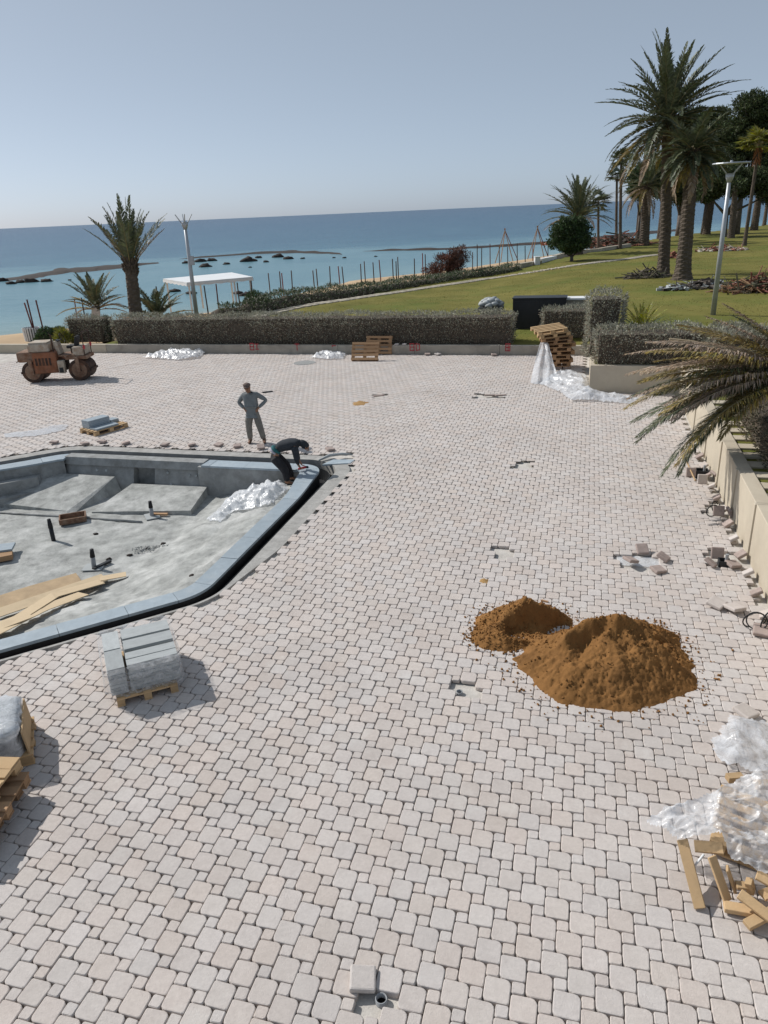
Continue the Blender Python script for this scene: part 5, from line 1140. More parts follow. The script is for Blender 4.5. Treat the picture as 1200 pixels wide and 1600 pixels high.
def pergola():
    cs = [at(292, 443, 2.0), at(395, 434, 2.0), at(362, 427, 2.0), at(255, 437, 2.0)]; c = sum(cs, Vector())/4; g = -.35; o = thing('pergola', 'white flat roofed beach shelter on slim posts behind the hedge', 'beach shelter', (c.x, c.y, g))
    L = [Vector((p.x-c.x, p.y-c.y, 0)) for p in cs]; mb = MB(); mb.prism([(p.x, p.y) for p in L], 2.0-g, 2.07-g); mb.build('roof', WHITE, o)
    for a, b_ in zip(L, L[1:]+L[:1]):
        mb = MB(); n = 12; d = (b_-a); out = Vector((d.y, -d.x, 0)).normalized()*.012; P = []
        for k in range(n+1): P += [a+d*(k/n)+out+Vector((0, 0, 1.995-g)), a+d*(k/n)+out+Vector((0, 0, 1.80-g+.05*(k % 2)))]
        P2 = [p+out*1.5 for p in P]; F = []
        for k in range(n): F += [(2*k, 2*k+1, 2*k+3, 2*k+2), (len(P)+2*k+2, len(P)+2*k+3, len(P)+2*k+1, len(P)+2*k), (2*k+1, len(P)+2*k+1, len(P)+2*k+3, 2*k+3)]
        mb.add(P+P2, F); mb.build('fascia', WHITE, o)
    for p in [L[0]*.93, L[1]*.93, L[2]*.93, L[3]*.93, (L[0]+L[1])*.46+(L[1]-L[0])*.22, (L[2]+L[3])*.46]: mb = MB(); mb.box((p.x, p.y, 1.0-g/2), (.10, .10, 2.0-g)); mb.build('post', WHITE, o)
pergola()
posts = [(57, 440, 68, 525), (110, 432, 120, 530), (120, 440, 130, 525), (165, 428, 172, 520), (266, 428, 276, 515), (282, 420, 292, 515), (345, 408, 350, 500), (385, 408, 396, 500), (403, 410, 414, 497), (490, 397, 495, 490), (507, 385, 514, 482), (548, 390, 555, 480), (577, 378, 587, 480), (639, 373, 645, 480), (656, 385, 659, 475), (664, 364, 669, 470), (742, 372, 744, 470), (780, 347, 783, 455), (793, 352, 795, 440)]
posts = [(x0/3+400, y0/3+280, x1/3+400, y1/3+280+2) for x0, y0, x1, y1 in posts]
posts += [(x0/5+660, y0/5+360, x1/5+660, y1/5+362) for x0, y0, x1, y1 in [(392, 170, 392, 300), (428, 110, 429, 285), (463, 135, 463, 285), (528, 105, 530, 268), (600, 115, 602, 255), (665, 130, 668, 240), (740, 100, 742, 242), (802, 120, 804, 240), (863, 115, 863, 245), (982, 120, 980, 232)]]
posts += [(x0/6.67+240, y0/6.67+410, x1/6.67+240, y1/6.67+413) for x0, y0, x1, y1 in [(25, 250, 70, 500), (410, 250, 460, 475), (525, 240, 568, 470), (650, 225, 682, 470), (870, 210, 905, 460), (1015, 180, 1042, 415)]]
posts += [(127, 465, 133, 495), (116, 467, 117, 482)]
def post_label(i, x):
    if x < 140: return 'thin stake behind the small palm at the far left'
    if x < 258: return 'thin dark post just left of the white beach shelter'
    if x < 398: return 'thin dark post standing beneath or beside the white beach shelter'
    if x < 500: return 'thin dark fence post standing by the lagoon right of the shelter'
    if x < 655: return 'thin brown fence post in the middle of the shore row'
    if x < 670: return 'thin post close to the left side of the rust red bush'
    return 'thin post on the sand between the rust red bush and the round bush tree'
posts.sort(); PC = {}; ORD = ['first', 'second', 'third', 'fourth', 'fifth', 'sixth', 'seventh', 'eighth', 'ninth', 'tenth', 'eleventh', 'twelfth', 'thirteenth', 'fourteenth']
for i, (x0, y0, x1, y1) in enumerate(posts):
    p = at(x1, y1+3, .05); p.z = min(.2, beachz(p.x, p.y)) if p.y > lawnedge(p.x) else .3; t = upx(x0, y0, p); h = t.z-p.z+.1
    mb = MB(); q = t-p; mb.tube([(0, 0, -.3), tuple(q)], [.05, .042], 6); o = mb.build('fence_post', POSTW if i % 5 else POSTR, None, loc=p); l_ = post_label(i, x0); PC[l_] = PC.get(l_, 0)+1; tag(o, f'{ORD[PC[l_]-1]} {l_}, counted from the left' if len(l_.split()) < 11 else f'{ORD[PC[l_]-1]} {l_}', 'post', 'thin posts along the shore')
for k, (ax, ay, feet, lab) in enumerate([(789, 360, [(770, 405), (785, 407), (799, 403), (814, 404)], 'left wooden tripod frame on the beach by the hedge tip'), (840, 356, [(823, 396), (834, 404), (847, 400), (859, 397)], 'right wooden tripod frame on the beach beside the bollard')]):
    c = at((feet[0][0]+feet[3][0])/2, 407, -.1); o = thing('tripod_frame', lab, 'wooden frame', c, 0, None); a = upx(ax, ay, c)-c
    for i, (x, y) in enumerate(feet): f = Vector(((-1.5, -.6, .6, 1.5)[i], (-.5, .9, -1.0, .6)[i], -.2)); mb = MB(); mb.tube([f, a, a+(a-f)*.06], [.05, .04, .035], 6); mb.build('leg', POSTR if i == 3 else WOODO, o)
# striped bin with stakes
b = at(52, 533, -.1); o = thing('waste_bin', 'white slatted barrel bin with stakes at the left above the roller', 'bin', b)
mb = MB(); mb.tube([(0, 0, -.2), (0, 0, .75)], [.36, .42], 20); mb.build('drum', DARK, o)
for k in range(20):
    a = 2*math.pi*k/20; mb = MB(); mb.box((.425*math.cos(a), .425*math.sin(a), .3), (.03, .085, .95), (0, R(3), a)); mb.build('slat', WHITE, o)
for k, (x0, y0, x1, y1, lab) in enumerate([(38, 473, 52, 513, 'leftmost dark red stake standing in the white slatted bin'), (42, 468, 53, 512, 'middle dark red stake standing in the white slatted bin'), (56, 469, 68, 516, 'dark red stake standing apart just right of the bin')]):
    p = upx(x1, y1, b+Vector((.1*k, 0, 0))); t = upx(x0, y0, b); mb = MB(); mb.tube([p-Vector((0, 0, .3)), t], .045, 6); tag(mb.build('stake', POSTR), lab, 'stake')
bush('low dark green bush between the slatted bin and the cube hedge', at(82, 535, -.1), 1.0, .8, .8, LEAFD, 2600, .14, .07)
bush('yellow green tuft of leaves behind the roller hood', at(101, 540, .1), .45, .4, .75, LEAFY, 900, .3, .05, core=False)
bush('fresh green shrub between the cube hedge and the long hedge', at(167, 528, .3), .7, .6, .9, LEAFD, 1800, .14, .07)
bush('wild green shrub at the right end of the white beach shelter', at(402, 490, .2), 1.0, .8, 1.25, LEAFD, 2600, .16, .06)

# ------------------------------------------------------------------ reef and rocks in the lagoon
def reef():
    mb = MB()
    for (pts, w0) in (([(-20, 440, 5), (40, 434, 7), (95, 424, 9), (150, 420, 9), (205, 415, 6), (260, 409, 2.5)], 1), ([(265, 406, 1.5), (330, 401, 2), (400, 396, 2), (460, 394, 3.5), (520, 396, 3), (540, 399, 1)], 1), ([(555, 393, 1), (610, 391, 2.2), (680, 390, 2.6), (760, 386, 2.6), (850, 380, 4), (940, 372, 6), (1010, 364, 6), (1100, 356, 6)], 1)):
        P = []; F = []; n = len(pts); m_ = 60; q = 5
        for i in range(m_+1):
            t = i/m_*(n-1); k = min(int(t), n-2); f = t-k; x = pts[k][0]*(1-f)+pts[k+1][0]*f; y = pts[k][1]*(1-f)+pts[k+1][1]*f; wd = (pts[k][2]*(1-f)+pts[k+1][2]*f)
            wd = max(.8, .95*wd*(1+.7*noise.noise(Vector((x*.05, 3, 0)))))
            a = at(x, y+wd/2, SEA); b_ = at(x, y-wd/2, SEA)
            for j in range(q+1):
                s_ = j/q; p = a.lerp(b_, s_); z = -.10+(.42+.25*noise.noise(Vector((p.x*.2, p.y*.2, 1))))*math.sin(math.pi*s_)**.6*min(1, wd/3+.3)*min(1, 6*i/m_, 6*(1-i/m_)); P.append((p.x+noise.noise(Vector((p.x*.3, p.y*.3, 0)))*1.5, p.y, SEA+z))
        for i in range(m_):
            for j in range(q): A = i*(q+1)+j; F.append((A, A+q+1, A+q+2, A+1))
        mb.add(P, F)
    tag(mb.build('reef', ROCK, None, True), kind='structure')
reef()
rk = [(2, 436, 10, 'far left rock'), (17, 441, 8, 'blocky dark rock'), (32, 439, 8, 'wide rock'), (48, 437, 11, 'lumpy rock'), (72, 437, 9, 'double rock'), (109, 437, 3, 'tiny lone rock'),
      (291, 409, 7, 'small rock left of the lamp head line'), (313, 406, 9, 'tall boulder'), (330, 405, 8, 'twin boulder'), (321, 414, 9, 'low flat rock'), (354, 411, 6, 'lone squat rock'), (388, 404, 13, 'broad rock'), (404, 401, 6, 'narrow rock'), (391, 417, 3, 'small rock nearer the shore'), (416, 408, 5, 'little rock'), (434, 399, 9, 'bigger boulder in the reef'), (450, 402, 8, 'dark boulder at the reef end'), (473, 403, 4, 'small lone rock'), (522, 402, 3, 'tiny rock'), (538, 402, 3.5, 'tiny rounded rock'), (587, 400, 3, 'last tiny rock')]
for i, (px, py, r, nm) in enumerate(rk):
    p = at(px, py+r*.35, SEA); s_ = (p-Vector((0, 0, CAMZ))).dot(CF)/FPX*r*.82; mb = MB()
    mb.blob((0, 0, s_*.1), s_, (1.15, .9, .55), .28, 1.8, 12, 8, i); 
    if r > 7: mb.blob((s_*.8, s_*.2, 0), s_*.55, (1.1, .9, .6), .3, 1.8, 10, 7, i+50)
    side = 'at the left by the long reef' if px < 120 else ('right of the grey lamp post' if px < 360 else 'in the middle of the lagoon reef line')
    tag(mb.build('rock', ROCK, None, True, loc=p), f'{nm} {side}', 'rock', 'rocks in the lagoon')
for i, (px, py) in enumerate([(372, 455), (382, 458), (388, 456), (272, 452), (298, 455), (415, 465), (460, 453)]):
    p = at(px, py, -1.9); p.z = max(SEA, beachz(p.x, p.y)); mb = MB(); mb.blob((0, 0, .05), .45, (1.4, 1, .6), .3, 2, 10, 7, i+90); tag(mb.build('rock', ROCK, None, True, loc=p), ['low dark rock behind the middle of the white shelter', 'low dark rock behind the right shelter post', 'low dark rock right of the white shelter roof', 'low rock seen under the left of the shelter', 'low rock seen under the shelter by the lamp post', 'low rock on the sand right of the shelter', 'low rock on the sand farthest right of the shelter'][i], 'rock', 'low rocks at the water edge')

# ------------------------------------------------------------------ lawn: path, kerb, bollard, cabinet, debris
PATHM = mat('pale path stone', (.42, .38, .31), .9, scale=3, var=.15, rnd=.12, bump=.3)
sp = [(405, 496), (470, 481), (540, 470), (600, 461), (660, 452), (700, 446), (760, 437), (820, 428), (890, 417), (960, 408), (1035, 398)]
def pathline():
    P = [atl(*p) for p in sp]; path = tag(link('stepping_path', npmesh('stepping_path', [(p.x+dx, p.y+dy, p.z+.012) for p in P for dx, dy in ((0, -.15), (.3, .75))], [(2*i, 2*i+2, 2*i+3, 2*i+1) for i in range(len(P)-1)], SOIL)), kind='structure')
    mb = MB(); mb.box((0, 0, 0), (.52, .42, .06)); me = mb.mesh('stone', PATHM); k = 0; D = 0
    for a, b_ in zip(P, P[1:]):
        L = (b_-a).length; d = (b_-a)/L; n = Vector((-d.y, d.x, 0)); t = -D
        while t < L:
            if t >= 0:
                for o_ in (.08, .60):
                    q = a+d*t+n*o_; q.z = lawnz(q.x, q.y)+.03; link('stone', me, path, q, (0, 0, math.atan2(d.y, d.x)+random.gauss(0, .05)), (random.uniform(.85, 1.1), random.uniform(.85, 1.1), 1))
            t += .68
        D = 0
pathline()
kp = [atl(812, 420), atl(845, 412), atl(868, 405), atl(890, 399), atl(940, 393), atl(985, 386)]
o = thing('garden_kerb', 'low pale concrete kerb curving along the beach side of the lawn', 'kerb', kp[0])
for a, b_ in zip(kp, kp[1:]):
    q = (a+b_)/2-kp[0]; d = b_-a; MB().box((q.x, q.y+.5, q.z+.12), (d.length+.02, .5, .5), (0, 0, math.atan2(d.y, d.x))).build('kerb_section', WHITE if a is kp[1] else PATHM, o)
b = atl(839, 414); o = thing('bollard', 'short white square bollard beside the kerb by the beach', 'bollard', b); MB().box((0, 0, .36), (.5, .5, .72)).build('body', WHITE, o, bevel=.03); MB().box((0, 0, .75), (.56, .56, .06)).build('cap', WHITE, o, bevel=.02)
p = W(_u(842, 35.8, 490), 35.8, .4); o = thing('utility_cabinet', 'dark charcoal utility cabinet standing behind the hedges', 'cabinet', p, TH); wd = _u(884, 35.8, 490)-_u(801, 35.8, 490)
MB().box((0, .5, .75), (wd, 1.0, 1.7)).build('body', DARK, o, bevel=.01); MB().box((0, .5, 1.625), (wd+.06, 1.08, .045)).build('lid', DARK, o)
for k in (-1, 1): MB().box((k*wd*.24, -.012, .75), (wd*.46, .02, 1.5)).build('door', DARK, o)
p = W(_u(902, 36.6, 480), 36.6, .8); o = thing('meter_box', 'pale grey box with a white lid right of the dark cabinet', 'cabinet', p, TH); MB().box((0, .3, .5), (1.0, .7, 1.1)).build('body', WALLG, o); MB().box((0, .3, 1.09), (1.12, .85, .09)).build('lid', WHITE, o, bevel=.01)
p = W(_u(767, 36.5, 495), 36.5, .35); o = thing('barbecue', 'dark tray on a grey plinth heaped with grey stones on the lawn', 'plinth', p, TH); MB().box((0, 0, .55), (.95, .7, 1.1)).build('plinth', WALLG, o); MB().box((0, 0, 1.17), (1.15, .9, .14)).build('tray', DARK, o, bevel=.02)
o = thing('stone_heap', 'heap of grey rubble stones lying on the dark tray', 'stone heap', p+Vector((0, 0, 1.24)), TH)
for k in range(16): a = k*2.4; r = .1+.33*(k/16)**.6; mb = MB(); mb.blob((r*1.15*math.cos(a), r*.8*math.sin(a), .28*(1-k/16)+.06), .17, (1.2, 1, .7), .25, 1.6, 9, 6, k); mb.build('stone', SLATEG, o, True)
def debris(label, px, py, rx, ry, hgt, mats, n, sz, seed, stick=.4, name='debris_pile', cat='debris pile', lawn=True):
    p = atl(px, py) if lawn else at(px, py); rs = random.Random(seed); o = thing(name, label, cat, p); big = []
    for k, m_ in enumerate(mats):
        mb = MB()
        for i in range(n//len(mats)):
            a = rs.uniform(0, 6.283); r = rs.random()**.6; x, y = rx*r*math.cos(a), ry*r*math.sin(a); z = hgt*(1-r)*rs.random()+.03; s_ = sz*rs.uniform(.4, 1.4)
            if rs.random() < stick:
                L = s_*4; d = Vector((rs.gauss(0, 1), rs.gauss(0, 1), rs.gauss(0, .35))).normalized(); q = Vector((x, y, z+.05)); mb.tube([q-d*L/2, q, q+d*L/2+Vector((0, 0, -.05*L))], [s_*.12, s_*.1, s_*.05], 4)
            else: mb.box((x, y, z), (s_, s_*.7, s_*.4), (rs.gauss(0, .4), rs.gauss(0, .4), rs.random()*3))
        tag(mb.build('rubble', m_, o), kind='stuff')
BRICK = mat('red rubble', (.22, .085, .06), .9, scale=4, var=.35, isl=.35, stain=(.30, .22, .17), stain_s=1)
debris('heap of red brick rubble on the lawn behind the right lamp post', 1128, 392, 2.6, 1.2, .6, [BRICK, PATHM], 220, .28, 1, .2)
debris('small heap of red rubble behind the two big palm trunks', 1052, 403, 1.0, .8, .5, [BRICK], 60, .28, 2, .2)
debris('grey twiggy branches lying left of the tallest palm', 1010, 434, 1.4, .9, .6, [BARK, LEAFX], 160, .30, 3, .95)
debris('pile of stones and cut branches right of the leaning palm base', 1098, 450, 2.6, .8, .5, [ROCK, BARK, SLATEG], 200, .26, 4, .5)
debris('pile of dead fronds and reddish timber at the right edge of the lawn', 1180, 455, 2.0, 1.0, .9, [LEAFX, BRICK, WOODO], 260, .34, 5, .9)
debris('tangle of dry branches below the fan palms beside the kerb', 962, 384, 4.5, 2.2, 1.5, [BARK, LEAFX, BRICK], 330, .5, 6, .9)
debris('heap of dead palm leaves on the lawn above the drooping palm', 1172, 540, 2.0, 1.1, .6, [PALMB, LEAFX, RACHB], 420, .22, 7, .95)
debris('dark line of rubble on the beach beyond the round bush tree', 925, 378, 7, 2.5, .6, [ROCK, BRICK], 200, .5, 8, .2)

# ------------------------------------------------------------------ things in the pool
def bent_board(label, pts, wdt, m_=PLY, th=.014, n=14):
    """long thin board through ground points (x, y, lift above the floor)"""
    P = [Vector(q) for q in pts]; V = []; F = []
    for i in range(n+1):
        t = i/n*(len(P)-1); k = min(int(t), len(P)-2); c = P[k].lerp(P[k+1], t-k); d = (P[k+1]-P[k]); d.z = 0; s_ = Vector((-d.y, d.x, 0)).normalized()*wdt/2
        V += [c-s_, c+s_, c-s_-Vector((0, 0, th)), c+s_-Vector((0, 0, th))]
    for i in range(n): a = 4*i; F += [(a, a+4, a+5, a+1), (a+3, a+7, a+6, a+2), (a+2, a+6, a+4, a), (a+1, a+5, a+7, a+3)]
    F += [(0, 1, 3, 2), (4*n+2, 4*n+3, 4*n+1, 4*n)]
    c = P[0]; me = MB(); me.add([v-c for v in V], F); tag(me.build('plywood_strip', m_, None, loc=c), label, 'board')
def fp(px, py, dz=.03):
    p = at(px, py, -.6)
    for _ in range(6): p = at(px, py, fz(p))
    return p+Vector((0, 0, dz))
bent_board('upper bowed plywood strip on the pool floor at the left', [fp(-60, 985, .10), fp(60, 945, .12), fp(165, 908, .10)], .38)
bent_board('middle long plywood strip bowed over the other boards', [fp(20, 985, .16), fp(90, 946, .24), fp(160, 918, .14)], .26)
bent_board('lower plywood strip nearest the pool coping', [fp(-20, 1005, .12), fp(70, 962, .16), fp(132, 934, .10)], .28)
bent_board('short plywood offcut at the right end of the board heap', [fp(158, 912, .12), fp(198, 902, .08)], .22)
bent_board('thin brown plywood strip behind the bowed boards', [fp(-50, 960, .04), fp(50, 928, .05), fp(125, 906, .04)], .62, PLYB)
bent_board('flat pale plank lying along the left of the board heap', [fp(-40, 1010, .2), fp(50, 975, .2)], .3)
for i, (px, py, tx, ty, lab) in enumerate([(147, 888, 143, 858, 'black capped pipe stub standing nearest the plywood boards'), (84, 845, 76, 811, 'leaning black pipe stub on the left of the pool floor'), (238, 808, 234, 783, 'pipe stub on a plate near the loose blue slab')]):
    b = fp(px, py, 0); t = upx(tx, ty, b)-b; o = thing('pipe_stub', lab, 'pipe', b); MB().tube([(0, 0, -.1), tuple(t*.62)], .05, 10).build('pipe', PVC if i != 1 else DARK, o, True); MB().tube([tuple(t*.6), tuple(t)], [.056, .04], 10).build('cap', RUBBER, o, True)
    if i != 1: MB().box((.0, 0, .03), (.42, .34, .02), (0, 0, i)).build('base_plate', SLATEG, o); MB().box((.16, .05, .05), (.45, .08, .05), (0, 0, 1.0+i)).build('timber', WOODO if i else DARK, o)
b = fp(115, 815); o = thing('tray', 'rusty brown tray lying on the pool floor', 'tray', b, R(20)); MB().box((0, 0, .01), (.62, .42, .02)).build('bottom', WOODO, o)
for x, y, dx, dy in ((0, -.21, .62, .03), (0, .21, .62, .03), (-.3, 0, .03, .42), (.3, 0, .03, .42)): MB().box((x, y, .07), (dx, dy, .13)).build('side', RUST, o)
o = thing('hose', 'thin dark hose running across the pool floor by the tray', 'hose', fp(0, 803)); q = o.location
MB().tube([fp(-20, 800, .02)-q, fp(60, 806, .02)-q, fp(100, 808, .02)-q, fp(160, 812, .02)-q, fp(222, 817, .02)-q], .03, 6).build('tube', CONCD, o, True)
for px, py, sz_, rz_, lab in ((260, 788, (.75, .42, .045), .1, 'loose blue slab lying flat on the pool floor by the pipe stub'), (2, 868, (.6, .4, .05), .5, 'blue slab propped on timber at the left edge of the pool')): addbev(slab(lab, SLB, fp(px, py, .07 if px > 10 else .18), sz_, TH+rz_))
b = fp(2, 876, .05); o = thing('timber_block', 'timber block under the blue slab at the left edge', 'timber', b, .4); MB().box((0, 0, .04), (.5, .3, .12)).build('block', WOODO, o)
for si, (px, py) in enumerate(((170, 874), (203, 868), (255, 850), (230, 858), (105, 800), (40, 780), (190, 800), (300, 900), (150, 835))):
    q = fp(px, py, .01); mb = MB(); mb.blob((0, 0, 0), .05, (1.3, 1, .6), .3, 2, 8, 5, px); tag(mb.build('stone', ROCK, None, True, loc=q), 'small dark stone lying '+('right of the nearest pipe stub', 'just right of the two pipe stubs', 'beside the rubble strip', 'left end of the rubble strip', 'behind the rusty tray', 'far left by the sloped seat', 'behind the dark hose', 'alone near the pool coping curve', 'between tray and nearest pipe stub')[si]+' on the pool floor', 'stone', 'stones on the pool floor')
debris('fine grey rubble strip on the pool floor right of the pipe stubs', 240, 858, .5, .16, .03, [CONCD, CONC], 160, .03, 31, 0, 'rubble_strip', 'rubble', lawn=False)
bpy.data.objects['rubble_strip'].location = fp(240, 858, .0)

# ------------------------------------------------------------------ loose pavers
LPM = MB(); LPM.box((0, 0, 0), (.215, .215, .06)); LP = LPM.mesh('loose_paver', PAVD); LPM2 = MB(); LPM2.box((0, 0, 0), (.215, .215, .06)); LP2 = LPM2.mesh('loose_paver', PAV)
def loose(label, px, py, rz=0, tilt=(0, 0), z=.035, m_=0, sc=1, group=None, loc=None):
    p = loc or at(px, py); o = link('loose_paver', LP if not m_ else LP2, None, p+Vector((0, 0, z)), (tilt[0], tilt[1], rz), (sc, sc, 1)); b = o.modifiers.new('b', 'BEVEL'); b.width = .016; b.segments = 2; tag(o, label, 'paver', group)
ord_ = ['first', 'second', 'third', 'fourth', 'fifth', 'sixth', 'seventh', 'eighth', 'ninth']
for i, (px, py) in enumerate([(85, 693), (133, 695), (160, 692), (197, 694), (258, 697), (300, 697), (342, 697), (371, 699)]): loose(f'{ord_[i]} loose paver from the left in the row behind the pool', px, py, i*.7, (.1*((i % 3)-1), .08), .05, 0, 1, 'loose pavers in a row behind the pool')
loose('loose paver on edge between the two workers', 408, 702, .2, (.35, 0), .08); loose('loose paver lying right of the bending worker', 516, 704, .5, (.1, .1), .05)
loose('tilted paver at the left of the open pit in the paving', 985, 880, .4, (.0, .28), .07); loose('tilted paver at the right of the open pit in the paving', 1036, 876, .9, (.45, .1), .08); loose('dark paver lying just below the open pit in the paving', 1028, 893, .3, (.1, .1), .04); loose('paver behind the open pit leaning on its rim', 1003, 863, .0, (.6, 0), .07)
loose('pale paver lying loose left of its neighbour at the garden wall foot', 1119, 948, .7, (.15, -.1), .07, 1, 1.15); loose('pale paver lying loose nearest the cable coil at the wall', 1147, 955, .35, (-.1, .1), .07, 1, 1.15)
loose('loose paver lying flat above the clear film at the right edge', 1164, 1120, .5, (.15, .1), .08, 1, 1.1); loose('tilted paver beside the drain pipe at the bottom of the picture', 567, 1532, TH+.25, (.06, .10), .02, 1, 1.02)
for i in range(13):
    v = 10.3+i*.72; loose(f'{(ord_+["tenth", "eleventh", "twelfth", "thirteenth"])[i]} tilted paver from the near end along the garden wall foot', 0, 0, TH+random.uniform(-.3, .3), (random.uniform(-.2, .2), -.55), .06, i % 2, random.uniform(.75, .95), 'pavers tilted along the garden wall foot', W(UR-.12, v))
for i, (px, py, lab) in enumerate([(668, 555, 'dark paver lying at the far wall left of the red letters'), (684, 555, 'pale paver at the far wall below the red letters'), (772, 556, 'stack of two pale pavers at the far wall right'), (620, 538, 'paver sitting on top of the far wall behind the pallets'), (632, 538, 'second paver on top of the far wall right of the pallets')]):
    if py < 540:
        u_ = _u(px, VF+.13, 540); loose(lab, 0, 0, TH, (0, 0), .43, 1, .9, None, W(u_, VF+.13))
    else: loose(lab, px, py, i*.8, (.1, 0), .06, i % 2, 1.1)
# cut paver rims and offcuts by the pool corner
o = thing('membrane_roll', 'grey strip of crumpled membrane lying at the pool corner', 'membrane', at(520, 716)); q = o.location
MB().tube([at(498, 721)-q+Vector((0, 0, .03)), at(515, 716)-q+Vector((0, 0, .08)), at(535, 712)-q+Vector((0, 0, .05)), at(551, 712)-q+Vector((0, 0, .03))], [.025, .045, .04, .02], 8).build('roll', SLATEG, o, True)
o = thing('stone_offcut', 'flat blue stone offcut lying at the pool corner', 'stone offcut', at(528, 722), TH+.4); MB().prism([(-.42, -.12), (.30, -.2), (.45, .05), (-.1, .22)], -.03, .012).build('offcut', SLATE, o)

# ------------------------------------------------------------------ service boxes, coils and pits
def pit_pipe(label, px, py, r, z=-.05, h=.04):
    p = at(px, py, z); o = thing('drain_pipe', label, 'drain pipe', p); n = 20; mb = MB()
    P = []; F = []
    for (rr, zz) in ((r, -.02), (r, h), (r*.84, h), (r*.84, -.01)): P += [(rr*math.cos(2*math.pi*i/n), rr*math.sin(2*math.pi*i/n), zz) for i in range(n)]
    for l in range(3): F += [(l*n+i, l*n+(i+1) % n, (l+1)*n+(i+1) % n, (l+1)*n+i) for i in range(n)]
    mb.add(P, F); mb.build('rim', PVC, o, True); mb = MB(); mb.tube([(0, 0, -.012), (0, 0, -.004)], r*.84, n); mb.build('bore', RUBBER, o)
pit_pipe('open round drain pipe in the gap at the bottom of the picture', 596, 1566, .050, -.06, .05); pit_pipe('small open drain pipe in the square gap left of the sand heap', 718, 1084, .045, -.06, .04)
o = thing('pit_sheet', 'white sheet lining the open pit in the paving', 'plastic sheet', at(1002, 878, -.055), TH); mb = MB(); V = []; F = []
for j in range(9):
    for i in range(17): V.append((-.42+.84*i/16, -.22+.44*j/8, .012+.02*noise.noise(Vector((i*.6, j*.6, 3)))))
for j in range(8):
    for i in range(16): a = j*17+i; F.append((a, a+1, a+18, a+17))
mb.add(V, F); mb.build('sheet', FILMW, o, True)
def service_box(label, px, py, d, rz=0):
    p = at(px, py); o = thing('service_box', label, 'service box', p, TH+rz); w_, l_, h_ = d
    for x, y, a, b_ in ((-w_/2, 0, .02, l_), (w_/2, 0, .02, l_), (0, -l_/2, w_, .02), (0, l_/2, w_, .02)): MB().box((x, y, h_/2-.05), (a, b_, h_)).build('side', DARK, o)
    MB().box((0, 0, -.02), (w_, l_, .02)).build('bottom', RUBBER, o); MB().tube([(w_*.2, 0, 0), (w_*.2, 0, h_+.06)], .03, 8).build('conduit', PVC, o)
service_box('black service box sunk at the garden wall beside pavers', 1131, 882, (.17, .17, .14)); service_box('black service box under the palm frond tips at the wall', 1096, 742, (.26, .22, .18))
loose('paver standing upright behind the nearer black service box', 1120, 872, TH, (1.2, 0), .10); loose('paver tilted left of the nearer black service box', 1110, 884, .9, (.5, .3), .07); loose('paver lying right of the nearer black service box', 1145, 886, .2, (.1, .1), .06)
loose('pale paver standing in front of the farther black service box', 1097, 755, TH, (1.3, 0), .10, 1); loose('dark paver standing left of the farther black service box', 1079, 744, TH, (1.2, 0), .10); loose('paver leaning right of the farther black service box', 1117, 748, .3, (.2, .8), .09)
loose('round topped dark stone standing at the wall cable coil', 1122, 806, TH, (1.15, 0), .11); loose('paver standing on edge right of the wall cable coil', 1140, 808, TH+.4, (.2, 1.1), .10); loose('brown paver lying under the cable coil at the right edge', 1192, 990, TH-.2, (.1, .05), .05, 0, 1.3)
o = thing('batten', 'pale thin batten leaning over the farther service box', 'batten', at(1086, 752)); MB().tube([(0, 0, .02), (.05, .9, .35)], .018, 5).build('stick', WOODN, o)
def coil(label, px, py, r, k, seed):
    p = at(px, py); o = thing('cable_coil', label, 'cable', p); rs = random.Random(seed)
    for i in range(k):
        c = Vector((rs.gauss(0, .05), rs.gauss(0, .05), r*.75)); a0 = rs.uniform(-.5, .5); R_ = Euler((R(70)+rs.gauss(0, .25), 0, rs.gauss(0, .6))).to_matrix(); rr = r*rs.uniform(.8, 1.05)
        MB().tube([c+R_@Vector((rr*math.cos(t), rr*.9*math.sin(t), .04*t/6)) for t in [a0+2*math.pi*j/20 for j in range(21)]], .011, 6).build('loop', RUBBER, o, True)
    MB().tube([(r*.5, 0, .02), (.3, .1, .02), (.55, .0, .02)], .011, 6).build('tail', RUBBER, o, True)
coil('black cable coil standing at the foot of the garden wall', 1113, 803, .15, 2, 1); coil('black cable coil at the right edge near the loose pavers', 1181, 980, .17, 3, 2)
for i, (px, py, L, a, lab) in enumerate([(808, 940, .26, .5, 'longest wood splinter above the sand heap'), (816, 943, .2, .35, 'short wood splinter above the sand heap'), (851, 940, .12, -.6, 'dark chip of wood beside the sand heap top')]):
    o = thing('wood_splinter', lab, 'wood scrap', at(px, py), a); MB().box((0, 0, .012), (L, .03, .02)).build('stick', WOODO, o)
p = at(476, 567); o = thing('manhole_cover', 'round dark manhole cover on the far paving near the wall', 'manhole cover', p); MB().tube([(0, 0, -.01), (0, 0, .012)], .48, 28).build('cover', CONCD, o)
for i, (px, py) in enumerate([(766, 618), (782, 618), (592, 619), (418, 613)]): o = thing('timber_offcut', f"dark offcut lying on the far paving {['in the left slot', 'in the right slot', 'in the middle slot', 'behind the standing worker'][i]}", 'offcut', at(px, py), .1*i); MB().box((0, 0, .015), (.38, .09, .04)).build('offcut', DARK if i == 3 else PAVD, o)

